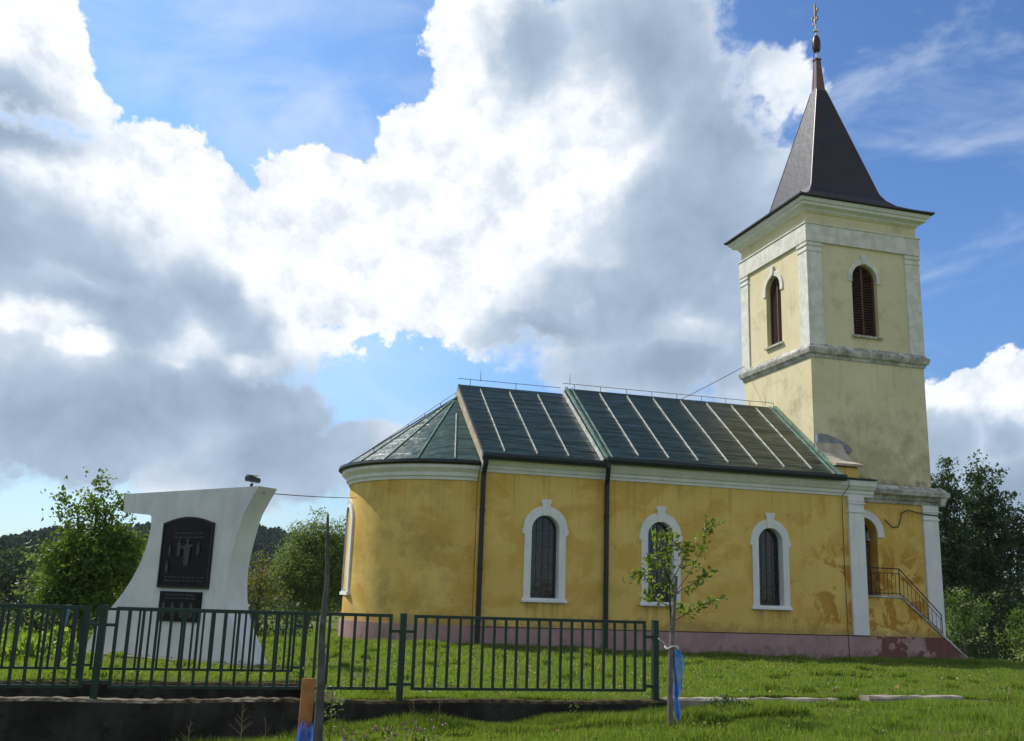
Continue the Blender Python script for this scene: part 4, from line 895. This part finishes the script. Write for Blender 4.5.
# trees seen between the memorial and the church
tree('willow_like_tree', 'full rounded grey-green tree between memorial and church apse', 'tree', (4.35, 52, -1.9), 2.9,
     [(4.35, 52, 1.1, 1.9, 1.6, 1.9), (3.1, 52, 0.5, 1.1, 1.1, 1.3), (5.7, 52, 1.2, 1.2, 1.1, 1.8), (4.1, 52, 2.6, 1.0, 0.9, 1.0), (5.3, 52, 2.6, 1.0, 0.8, 1.05), (4.45, 52, 3.5, 0.45, 0.4, 0.65), (5.7, 52, 3.4, 0.45, 0.4, 0.5), (3.5, 52, 2.5, 0.5, 0.5, 0.8), (4.3, 52, -0.5, 2.2, 1.4, 0.8), (6.6, 52.4, 0.6, 1.0, 0.9, 1.9)],
     M['leaf_willow'], 0.17, per=18, k=26, spread=0.22, trunk=0.16, limbs=16, asp=0.34)
tree('autumn_tree', 'yellowing tree with rusty tints just right of the memorial', 'tree', (1.7, 46, -1.85), 1.3,
     [(1.75, 46, 0.0, 0.9, 0.9, 1.3), (2.2, 46, -0.6, 0.9, 0.8, 0.9), (1.6, 46, 1.0, 0.5, 0.5, 0.75), (1.0, 46, -0.4, 0.8, 0.8, 1.0)], M['leaf_rust'], 0.18, per=7, k=20, spread=0.2, trunk=0.08, limbs=12)
tree('hedge', 'dark leafy hedge along the back of the lawn, behind the memorial', 'hedge', (-5, 38, -1.9), -0.8,
     [(x, 38 + 0.4 * math.sin(x), -1.15 + 0.1 * math.sin(x * 2.1), 1.0, 0.7, 0.85 + 0.15 * math.sin(x * 2.1)) for x in np.arange(-16, 3.4, 1.1)], M['leaf_dark'], 0.16, per=11, k=24, spread=0.2, trunk=0.05, limbs=30)
# trees at the right behind the stairs
tree('tall_tree', 'tall dark pointed tree close behind the stair corner', 'tree', (37.4, 45, -2.6), 7.6,
     [(37.2, 45, 2.8, 1.7, 1.6, 2.9), (37.3, 45, 5.8, 1.15, 1, 1.7), (37.75, 45, 7.5, 0.6, 0.5, 1.15), (36.5, 45, 5.6, 0.6, 0.6, 1.2), (37.9, 45, 5.9, 0.4, 0.5, 0.7), (36.4, 45, 2.2, 1.0, 1.0, 2.0), (36.6, 45, 6.3, 0.3, 0.4, 0.5)], M['leaf_dark'], 0.20, per=9, k=28, spread=0.22, trunk=0.16, limbs=30, group='tall trees behind the church', asp=0.55, bias=0.5)
tree('tall_tree', 'tallest dark tree, at the right edge behind the church', 'tree', (40.2, 45.5, -2.6), 8.3,
     [(40.2, 45.5, 2.8, 2.2, 1.8, 3.0), (40.2, 45.5, 5.6, 1.45, 1.3, 1.8), (40.3, 45.5, 7.4, 0.75, 0.7, 1.3), (39.3, 45.5, 6.3, 0.6, 0.6, 0.8), (41.6, 45.5, 6.2, 0.8, 0.8, 0.9), (42.5, 45.5, 4.0, 1.2, 1.2, 2.2), (41.3, 45.5, 7.3, 0.4, 0.4, 0.6), (39.5, 45.5, 7.5, 0.3, 0.4, 0.5)], M['leaf_dark'], 0.20, per=8, k=28, spread=0.22, trunk=0.2, limbs=40, group='tall trees behind the church', asp=0.55, bias=0.5)
tree('dark_shrub', 'dense dark undergrowth under the tall trees right of the stairs', 'shrub', (37.0, 43, -2.6), 0.9,
     [(33.6, 42.4, -1.9, 1.2, 1.0, 0.8), (35.8, 41.5, -2.0, 1.4, 1.0, 0.9), (38.2, 41.8, -2.0, 1.5, 1.0, 0.9), (40.8, 42.4, -1.9, 1.5, 1.0, 0.9), (34.6, 42, -1.0, 1.4, 1.2, 1.3), (36.8, 42.6, -0.6, 1.8, 1.2, 1.9), (39.4, 43, -0.4, 1.9, 1.2, 2.1), (42.0, 43.4, 0.2, 1.8, 1.2, 2.4), (44.5, 44, 0.2, 1.8, 1.2, 2.4)], M['leaf_dark'], 0.20, per=4.5, k=24, spread=0.24, trunk=0.08, limbs=24)
fb = tree('flowering_shrub', 'light green shrub with cream blossom beside the tower corner', 'shrub', (33.9, 40, -2.3), 1.1,
     [(33.6, 40, 0.45, 1.0, 0.8, 0.75), (34.3, 40, 0.1, 0.9, 0.7, 0.8), (33.3, 40, -0.7, 0.7, 0.7, 0.8)], M['leaf'], 0.15, per=12, k=22, spread=0.17, trunk=0.06, limbs=12)
c2, l2 = cluster_pts([(33.6, 39.7, 0.6, 0.9, 0.5, 0.55)], 5, 8, 0.10); leaves('blossom', l2, 0.12, M['leaf_flower'], fb)
tree('shrub', 'fresh green shrub at the right edge under the dark trees', 'shrub', (36.9, 39.5, -2.3), 0.1,
     [(36.9, 39.5, -0.6, 1.1, 0.9, 0.9), (37.8, 39.5, -0.1, 0.8, 0.8, 0.8), (36.2, 39.4, -1.3, 0.9, 0.7, 0.6)], M['leaf'], 0.15, per=11, k=20, spread=0.18, trunk=0.06, limbs=10)
# middle-distance trees at the left edge
for i, (x, y, h, r, lab) in enumerate(((-24.5, 110, 4.4, 3.4, 'hazy dark tree cut by the left edge of the picture'), (-20.2, 112, 5.0, 2.8, 'hazy dark tree second from the left edge, below the hill'), (-16.6, 108, 4.1, 2.4, 'hazy dark tree just left of the broad-leaved tree'),
                              (-11.0, 115, 3.6, 3.2, 'hazy tree far behind the broad-leaved tree'), (-6.0, 118, 3.4, 3.0, 'hazy tree far behind the memorial'), (2.0, 105, 3.0, 2.8, 'hazy dark tree far behind the yellowing tree'), (8.2, 104, 3.4, 3.0, 'hazy dark tree far behind the rounded grey-green tree'))):
    tree('distant_tree', lab, 'tree', (x, y, -3.2), h - 1.2, [(x, y, 0.0, r, r, h * 0.62), (x + r * 0.4, y, 1.6, r * 0.55, r * 0.6, h * 0.5), (x - r * 0.5, y, 1.0, r * 0.5, r * 0.5, h * 0.45), (x, y, -2.4, r * 1.15, r, 1.4)],
         M['leaf_dark'] if i % 2 else M['leaf_willow'], 0.55, per=0.5, k=22, spread=0.5, trunk=0.22, limbs=8, group='trees in the middle distance')
# the wooded hills: one mass of tree crowns
def forest():
    pts = []
    n = 16000
    az = np.radians(np.where(rng.uniform(0, 1, n) < 0.8, rng.uniform(-22, 14, n), rng.uniform(-60, 75, n))); d = rng.uniform(0, 1, n) ** 0.7 * 520 + 190
    x = np.sin(az) * d; y = np.cos(az) * d; z = gz(x, y)
    h = rng.uniform(4.5, 8, n) * (0.8 + 0.4 * np.sin(x * 0.03) * np.cos(y * 0.04)); k = 30
    c = np.stack([x, y, z], 1)
    t = rng.uniform(0, 1, (n, k)); a = rng.uniform(0, 2 * np.pi, (n, k)); rr = (1 - t ** 1.6) * 0.33 * h[:, None] * np.sqrt(rng.uniform(0.3, 1, (n, k)))
    lx = c[:, None, 0] + np.cos(a) * rr; ly = c[:, None, 1] + np.sin(a) * rr; lz = c[:, None, 2] + 0.8 + t * h[:, None]
    return np.stack([lx, ly, lz], -1).reshape(-1, 3)
o = leaves('far_forest', forest(), 1.9, M['leaf_far'], asp=0.8); tag(o, 'dark forest covering the far hills', 'forest', None, 'stuff')

# vegetable patch beyond the farther fence, blue board
c2, l2 = cluster_pts([(x, 24.5 + 0.6 * math.sin(x * 3), -1.42 + 0.1 * math.sin(x * 5), 0.30, 0.6, 0.36) for x in np.arange(-7.5, -2.95, 0.34)], 30, 12, 0.11)
o = leaves('vegetable_plants', l2, 0.19, M['leaf_veg'], asp=0.7, loc=(-4, 24.5, -1.6)); tag(o, 'bright green leafy vegetable bed beyond the farther fence', 'plants', None, 'stuff')
o = MB().obox((-3.50, 26.1, -1.0), Vector((0.055, 0, 0.0)), (0, 0.015, 0), Vector((0.06, 0, 0.50))).build('blue_board', M['bluewood'], None, (-3.5, 26.1, -1.6)); tag(o, 'narrow pale blue board standing in the garden behind the fences', 'board')
# far low rail at the end of the churchyard
F = thing('low_rail_fence', 'low dark wooden rail at the far edge of the lawn', 'fence', (3.5, 50, -1.9))
MB().box(-3.0, 8.5, 49.96, 50.04, -2.14 + 0.55 - 0.5, -2.0 + 0.55 - 0.5).build('rail', M['post'], F)
for x in np.arange(-2.8, 8.6, 2.2): MB().box(x - .06, x + .06, 50.05, 50.15, -2.6, -1.95).build('post', M['post'], F)

# ------------------------------------------------------------------ staked sapling
SP = thing('sapling', 'young leafy sapling with blue net around its thin stem', 'tree', (6.38, 13.4, -1.62))
tk = [(6.40, 13.4, -1.75), (6.37, 13.4, -1.25), (6.32, 13.38, -0.80), (6.29, 13.4, -0.3), (6.27, 13.4, 0.15), (6.26, 13.42, 0.62), (6.20, 13.4, 1.02)]
MB().tube(tk, [0.026, 0.022, 0.019, 0.017, 0.014, 0.010, 0.004], 7).build('trunk', M['bark'], SP)
br = [((6.29, 13.4, -0.28), (6.72, 13.30, -0.02), (6.98, 13.2, 0.10)), ((6.29, 13.4, -0.15), (6.5, 13.55, -0.05), (6.66, 13.6, -0.12)),
      ((6.28, 13.4, 0.05), (6.65, 13.5, 0.45), (6.84, 13.5, 0.78), (6.93, 13.5, 1.15), (7.03, 13.5, 1.25)), ((6.28, 13.4, 0.0), (5.95, 13.3, 0.25), (5.72, 13.25, 0.42), (5.56, 13.2, 0.33)),
      ((6.27, 13.4, -0.05), (6.02, 13.5, 0.06), (5.93, 13.55, 0.12)), ((6.27, 13.4, 0.25), (6.5, 13.3, 0.7), (6.55, 13.3, 0.88)), ((6.27, 13.4, 0.3), (6.08, 13.35, 0.7), (6.02, 13.3, 1.0)),
      ((6.28, 13.4, 0.1), (6.6, 13.2, 0.3), (6.78, 13.1, 0.48)), ((6.26, 13.4, 0.35), (6.0, 13.5, 0.55), (5.92, 13.5, 0.66)), ((6.26, 13.42, 0.5), (6.36, 13.5, 0.85), (6.38, 13.5, 1.02))]
lp = []; mb = MB()
for b in br + [tuple(tk[3:])]:
    if len(b) != 4 or b[0] != tk[3]: mb.tube(b, 0.008, 5, 0.003, cap=False)
    bv = [Vector(q) for q in b]; L = sum((q - p).length for p, q in zip(bv, bv[1:])); n = int(L * 66)
    for i in range(n):
        t = (0.25 + 0.75 * (i + random.random()) / n) * (len(bv) - 1); j = min(len(bv) - 2, int(t)); p = bv[j].lerp(bv[j + 1], t - j)
        lp.append([p.x + random.gauss(0, .05), p.y + random.gauss(0, .06), p.z + random.gauss(0, .05)])
mb.build('branches', M['bark'], SP)
leaves('crown', lp, 0.115, M['leaf_sap'], SP, asp=0.42)
# net sleeve, hanging from the stem
vs = []; fs = []; lev = [(-0.66, 0.055, 6.42), (-0.72, 0.085, 6.44), (-0.82, 0.095, 6.45), (-1.0, 0.088, 6.445), (-1.2, 0.075, 6.43), (-1.32, 0.05, 6.40), (-1.42, 0.06, 6.42), (-1.5, 0.055, 6.43), (-1.62, 0.045, 6.43)]
for z, r, x in lev:
    for j in range(14): t = 2 * math.pi * j / 14; q = r * 0.72 * (1 + 0.18 * math.sin(j * 3.1 + z * 9)); vs.append((x - 0.065 + q * math.cos(t), 13.36 + q * math.sin(t), z + 0.012 * math.sin(j * 2.2)))
for i in range(len(lev) - 1):
    for j in range(14): fs.append((i * 14 + j, i * 14 + (j + 1) % 14, (i + 1) * 14 + (j + 1) % 14, (i + 1) * 14 + j))
o = MB().add(vs, fs, True).build('protective_net', M['net'], SP)
sk = MB().tube([(6.22, 13.3, -1.8), (6.22, 13.3, -1.2), (6.24, 13.31, -0.7), (6.30, 13.33, -0.1), (6.35, 13.34, 0.38)], [0.042, 0.042, 0.040, 0.033, 0.024], 8).build('wooden_stake', M['stake'], None, (6.22, 13.3, -1.62)); tag(sk, 'grey wooden stake tied to the blue-netted sapling', 'stake')
mb = MB(); pts = []
for i in range(25): t = 2 * math.pi * i / 24; pts.append((6.265 + 0.10 * math.cos(t), 13.33 + 0.07 * math.sin(t), -0.62 + 0.02 * math.sin(t * 3)))
mb.tube(pts, 0.010, 5, cap=False); mb.tube([(6.17, 13.28, -0.62), (6.10, 13.25, -0.55), (6.02, 13.24, -0.50)], 0.010, 5)
o = mb.build('twine_tie', M['twine'], None, (6.27, 13.33, -0.62)); tag(o, 'white twine tying the sapling to its stake', 'twine')

# ------------------------------------------------------------------ pole and plank by the near wall
o = MB().tube([(1.27, 12.5, -2.1), (1.275, 12.5, -1.6), (1.265, 12.5, -1.1), (1.235, 12.5, -0.45), (1.255, 12.5, 0.1), (1.22, 12.5, 0.6), (1.205, 12.5, 0.88), (1.20, 12.5, 0.95)], [0.060, 0.057, 0.050, 0.040, 0.030, 0.023, 0.017, 0.005], 9).build('pole', M['post'], None, (1.26, 12.5, -1.85)); tag(o, 'tall dark tapering wooden pole in front of the near wall', 'pole')
o = MB().obox((1.135, 12.72, -1.50), Vector((0.082, 0.02, 0)), (0, 0.014, 0), Vector((0.005, 0.0, 0.46))).build('plank', M['board'], None, (1.12, 12.7, -1.9)); tag(o, 'orange-brown plank standing upright beside the dark pole', 'plank')
vs = []; fs = []; lev = [(-1.56, 0.10), (-1.64, 0.13), (-1.78, 0.145), (-2.0, 0.15)]
for i, (z, r) in enumerate(lev):
    for j in range(16): t = 2 * math.pi * j / 16; q = r * (1 + 0.15 * math.sin(j * 2.7 + i)); vs.append((1.19 + q * math.cos(t), 12.6 + q * 0.8 * math.sin(t), z + 0.05 * math.sin(j * 2.1)))
for i in range(3):
    for j in range(16): fs.append((i * 16 + j, i * 16 + (j + 1) % 16, (i + 1) * 16 + (j + 1) % 16, (i + 1) * 16 + j))
o = MB().add(vs, fs, True).build('blue_net', M['net'], None, (1.2, 12.6, -1.9)); tag(o, 'blue net wrapped round the foot of the pole and plank', 'net')

# ------------------------------------------------------------------ grass and weeds
def blades(x, y, h, w, lean=0.35):
    n = len(x); z = gz(x, y) - 0.01; a = rng.uniform(0, 2 * np.pi, n); la = rng.uniform(0, 2 * np.pi, n); L = h * lean * rng.uniform(0.3, 1.6, n)
    dx, dy = np.cos(a) * w / 2, np.sin(a) * w / 2; ex, ey = np.cos(la) * L, np.sin(la) * L
    p = np.stack([np.stack([x - dx, y - dy, z], 1), np.stack([x + dx, y + dy, z], 1),
                  np.stack([x + dx * .7 + ex * .35, y + dy * .7 + ey * .35, z + h * .55], 1), np.stack([x - dx * .7 + ex * .35, y - dy * .7 + ey * .35, z + h * .55], 1),
                  np.stack([x + ex, y + ey, z + h], 1)], 1)
    return p
def grassfield():
    P = []
    def patch(n, x0, x1, y0, y1, hm, w):
        x = rng.uniform(x0, x1, n); y = rng.uniform(y0, y1, n)
        ang = np.degrees(np.arctan2(x, y)); keep = (ang > -20) & (ang < 52)
        keep &= ~((x < 1.85) & (y > 14.35) & (y < 19.0)); keep &= ~((x < 6.75) & (y > 14.36) & (y < 14.78)); keep &= ~((x > 6.7) & (x < 12.7) & ~((x > 9.7) & (x < 10.3)) & (y > 14.44) & (y < 14.76))
        keep &= ~((x > 4.2) & (x < 28.5) & (y > 33.0) & (y < 41.5)); keep &= (gz(x, y) > -3)
        x, y = x[keep], y[keep]
        bald = np.sin(x * 0.9 + 2.1 * np.sin(y * 0.7)) * np.sin(y * 1.1 + 1.6 * np.sin(x * 0.6)) + 0.35 * np.sin(x * 3.7) * np.sin(y * 4.3 + x)
        k2 = rng.uniform(0, 1, len(x)) < np.clip(1.25 - np.clip(bald - 0.15, 0, 1) * 1.9, 0.10, 1); x, y = x[k2], y[k2]
        clump = 0.55 + 0.9 * (0.5 + 0.5 * np.sin(x * 2.3 + 1.7 * np.sin(y * 1.9)) * np.cos(y * 2.7 + 1.3 * np.sin(x * 1.4))) * rng.uniform(0.4, 1.3, len(x))
        P.append(blades(x, y, hm * clump, w * rng.uniform(0.7, 1.3, len(x))))
    patch(230000, -5, 17, 8.5, 14.45, 0.105, 0.010)
    patch(26000, 1.5, 7.2, 13.5, 14.38, 0.17, 0.011)
    patch(18000, -5, 1.5, 12.5, 14.38, 0.17, 0.011)
    patch(150000, -6, 22, 14.7, 22, 0.07, 0.012)
    patch(16000, 1.9, 6.8, 14.74, 15.1, 0.09, 0.011)
    patch(22000, 6.8, 14.0, 14.74, 15.0, 0.08, 0.011); patch(16000, 6.8, 14.0, 14.2, 14.46, 0.085, 0.011); patch(16000, 12.5, 22, 14.0, 15.2, 0.09, 0.012)
    patch(170000, -8, 38, 22, 36, 0.085, 0.018)
    patch(30000, -8, 24, 32.2, 33.03, 0.16, 0.018); patch(16000, 22, 34, 31.2, 33.03, 0.2, 0.02)
    patch(40000, -10, 55, 36, 52, 0.12, 0.035)
    for _ in range(150):      # longer uncut tufts
        cx, cy = rng.uniform(-3, 17), rng.uniform(9.5, 32); r = rng.uniform(0.08, 0.22); patch(int(260 * r / 0.15), cx - r, cx + r, cy - r, cy + r, 0.17, 0.012 if cy < 18 else 0.02)
    patch(9000, 6.6, 8.2, 12.9, 13.7, 0.2, 0.012)
    p = np.concatenate(P); n = len(p); b = np.arange(n)[:, None] * 5
    ff = np.concatenate([b, b + 1, b + 2, b + 3, b + 3, b + 2, b + 4], 1).ravel(); ct = np.tile([4, 3], n)
    return npmesh('grass', p.reshape(-1, 3), ff, ct, M['grass'])
o = grassfield(); tag(o, 'short sunlit grass of the churchyard lawn and verge', 'grass', None, 'stuff')
def specks(name, label, n, x0, x1, y0, y1, h, s, mt):
    x = rng.uniform(x0, x1, n); y = rng.uniform(y0, y1, n); k = gz(x, y) > -3; k &= ~((x < 6.75) & (y > 14.3) & (y < 14.8)); x, y = x[k], y[k]
    c = np.stack([x, y, gz(x, y) + h * rng.uniform(0.5, 1.2, len(x))], 1)
    c = (c[:, None, :] + rng.normal(size=(len(c), 3, 3)) * s * 0.4).reshape(-1, 3)
    o = leaves(name, c, s, mt, asp=0.9); tag(o, label, 'flowers', None, 'stuff')
specks('lawn_flowers', 'tiny pale flowers and leaves dotted over the lawn', 420, -4, 24, 15, 33, 0.07, 0.03, simple('pale_petals', (0.5, 0.46, 0.28), 0.7))
specks('dry_leaves', 'scattered brown and yellow dry leaves in the foreground grass', 500, -2, 17, 9.5, 32, 0.06, 0.05, simple('dry_leaf_brown', (0.30, 0.18, 0.06), 0.8))
# broad-leaved weeds in the turf
def turfweeds():
    n = 620; x = rng.uniform(-3, 20, n); y = 9 + rng.uniform(0, 1, n) ** 1.5 * 23; k = gz(x, y) > -3; k &= ~((x < 6.9) & (y > 14.2) & (y < 14.9)) & ~((x > 4) & (y > 32.8)); x, y = x[k], y[k]
    c = np.stack([x, y, gz(x, y) + 0.05], 1); r = rng.uniform(0.05, 0.16, (len(c), 1, 1))
    return (c[:, None, :] + rng.normal(size=(len(c), 14, 3)) * r * np.array([1, 1, 0.22])).reshape(-1, 3)
o = leaves('turf_weeds', turfweeds(), 0.075, M['leaf_sap'], asp=0.55, flat=0.6); tag(o, 'broad-leaved plantain and clover growing in the lawn', 'ground cover', None, 'stuff')
# weeds at the foot of the wall
M['pink'] = simple('pink_petals', (0.32, 0.12, 0.20), 0.6, 0, 0.4, 30)
for x, y, h, lab in ((2.05, 12.3, 0.28, 'pink-flowered clover clump left of the near fence post'), (2.42, 12.2, 0.32, 'taller pink-flowered clover clump below the near fence post'), (1.72, 12.55, 0.24, 'small clover clump beside the dark pole')):
    zb = float(gz(x, y)); T = thing('clover_plant', lab, 'plant', (x, y, zb), 'clover clumps below the wall')
    c, l = cluster_pts([(x, y, zb + h * 0.45, 0.2, 0.15, h * 0.5)], 900, 4, 0.035); leaves('leaves', l, 0.055, M['leaf'], T, asp=0.6)
    f = np.stack([x + rng.normal(size=16) * 0.16, y + rng.normal(size=16) * 0.1, zb + h * rng.uniform(0.5, 1.1, 16)], 1)
    f = (f[:, None, :] + rng.normal(size=(16, 9, 3)) * 0.010).reshape(-1, 3); leaves('flower_heads', f, 0.028, M['pink'], T, asp=0.6)
def drystalk(x, y, h, lab, n=12, m='dry'):
    zb = float(gz(x, y)); mb = MB(); top = Vector((x + random.uniform(-.05, .05), y, zb + h)); b = Vector((x, y, zb - 0.03)); mb.tube([b, b.lerp(top, .5) + Vector((.01, 0, 0)), top], 0.006, 5, 0.002)
    for i in range(n):
        t = 0.35 + 0.6 * i / n; p = b.lerp(top, t); a = random.uniform(0, 6.28); L = (1.1 - t) * h * 0.38
        mb.tube([p, p + Vector((math.cos(a) * L, math.sin(a) * L * .6, L * .75))], 0.003, 4, 0.0015)
    o = mb.build('dry_weed', M[m], None, (x, y, zb)); tag(o, lab, 'weed', 'dry weeds by the wall')
M['dry'] = simple('dry_stalk', (0.30, 0.22, 0.12), 0.8)
drystalk(0.43, 14.0, 0.62, 'branched dry weed stalk against the dark wall, left of the pole', 14)
drystalk(0.75, 14.1, 0.40, 'shorter dry weed stalk between the branched one and the pole', 9)
drystalk(2.75, 14.15, 0.5, 'thin dry stalk leaning on the wall right of the second fence post', 6)
drystalk(3.1, 14.1, 0.45, 'dry stalk rightmost of those against the near wall', 5)
drystalk(-0.25, 14.15, 0.45, 'pale dry stalk farthest left against the near wall', 7)
for x, y, s, lab in ((1.45, 18.6, 0.2, 'leafy weed at the end post of the farther fence'), (5.1, 14.25, 0.14, 'small leafy weed against the wall under the middle panel'), (1.42, 12.62, 0.16, 'leafy creeper clinging round the dark pole')):
    zb = float(gz(x, y)) if y < 14.5 else -1.62; h = 0.75 if abs(x - 1.42) < .01 else 0.35
    c, l = cluster_pts([(x, y, zb + h * 0.6, s, s, h * 0.6)], 500 if s < .2 else 300, 4, 0.04); T = thing('leafy_weed', lab, 'weed', (x, y, zb), 'leafy weeds'); leaves('leaves', l, 0.05, M['leaf_willow'], T, asp=0.6); MB().tube([(x, y, zb - .02), (x + .02, y, zb + h * .5), (x, y, zb + h)], 0.006, 5, 0.002).build('stem', M['bark'], T)
c, l = cluster_pts([(7.15, 13.35, -1.45, 0.42, 0.3, 0.18), (7.6, 13.3, -1.5, 0.3, 0.25, 0.12)], 900, 6, 0.04); o = leaves('weed_patch', l, 0.06, M['leaf_dark'], None, (7.15, 13.35, -1.6), asp=0.5); tag(o, 'dark leafy weed patch in the grass right of the sapling', 'weed', None, 'stuff')

# ------------------------------------------------------------------ air
def hazebox():
    m = bpy.data.materials.new('haze_air'); m.use_nodes = True; N = NT(m.node_tree); N.n.clear(); o = N.add('ShaderNodeOutputMaterial')
    v = N.add('ShaderNodeVolumePrincipled'); v.inputs['Color'].default_value = (0.70, 0.82, 1.0, 1); v.inputs['Density'].default_value = 0.00013
    N.l.new(v.outputs[0], o.inputs['Volume'])
    h = MB().box(-2600, 3100, -2600, 3600, -5.5, 95).build('haze', m, None, (0, 0, 0)); h['kind'] = 'stuff'; h['label'] = 'pale summer haze in the air towards the hills'
if HAZE: hazebox()
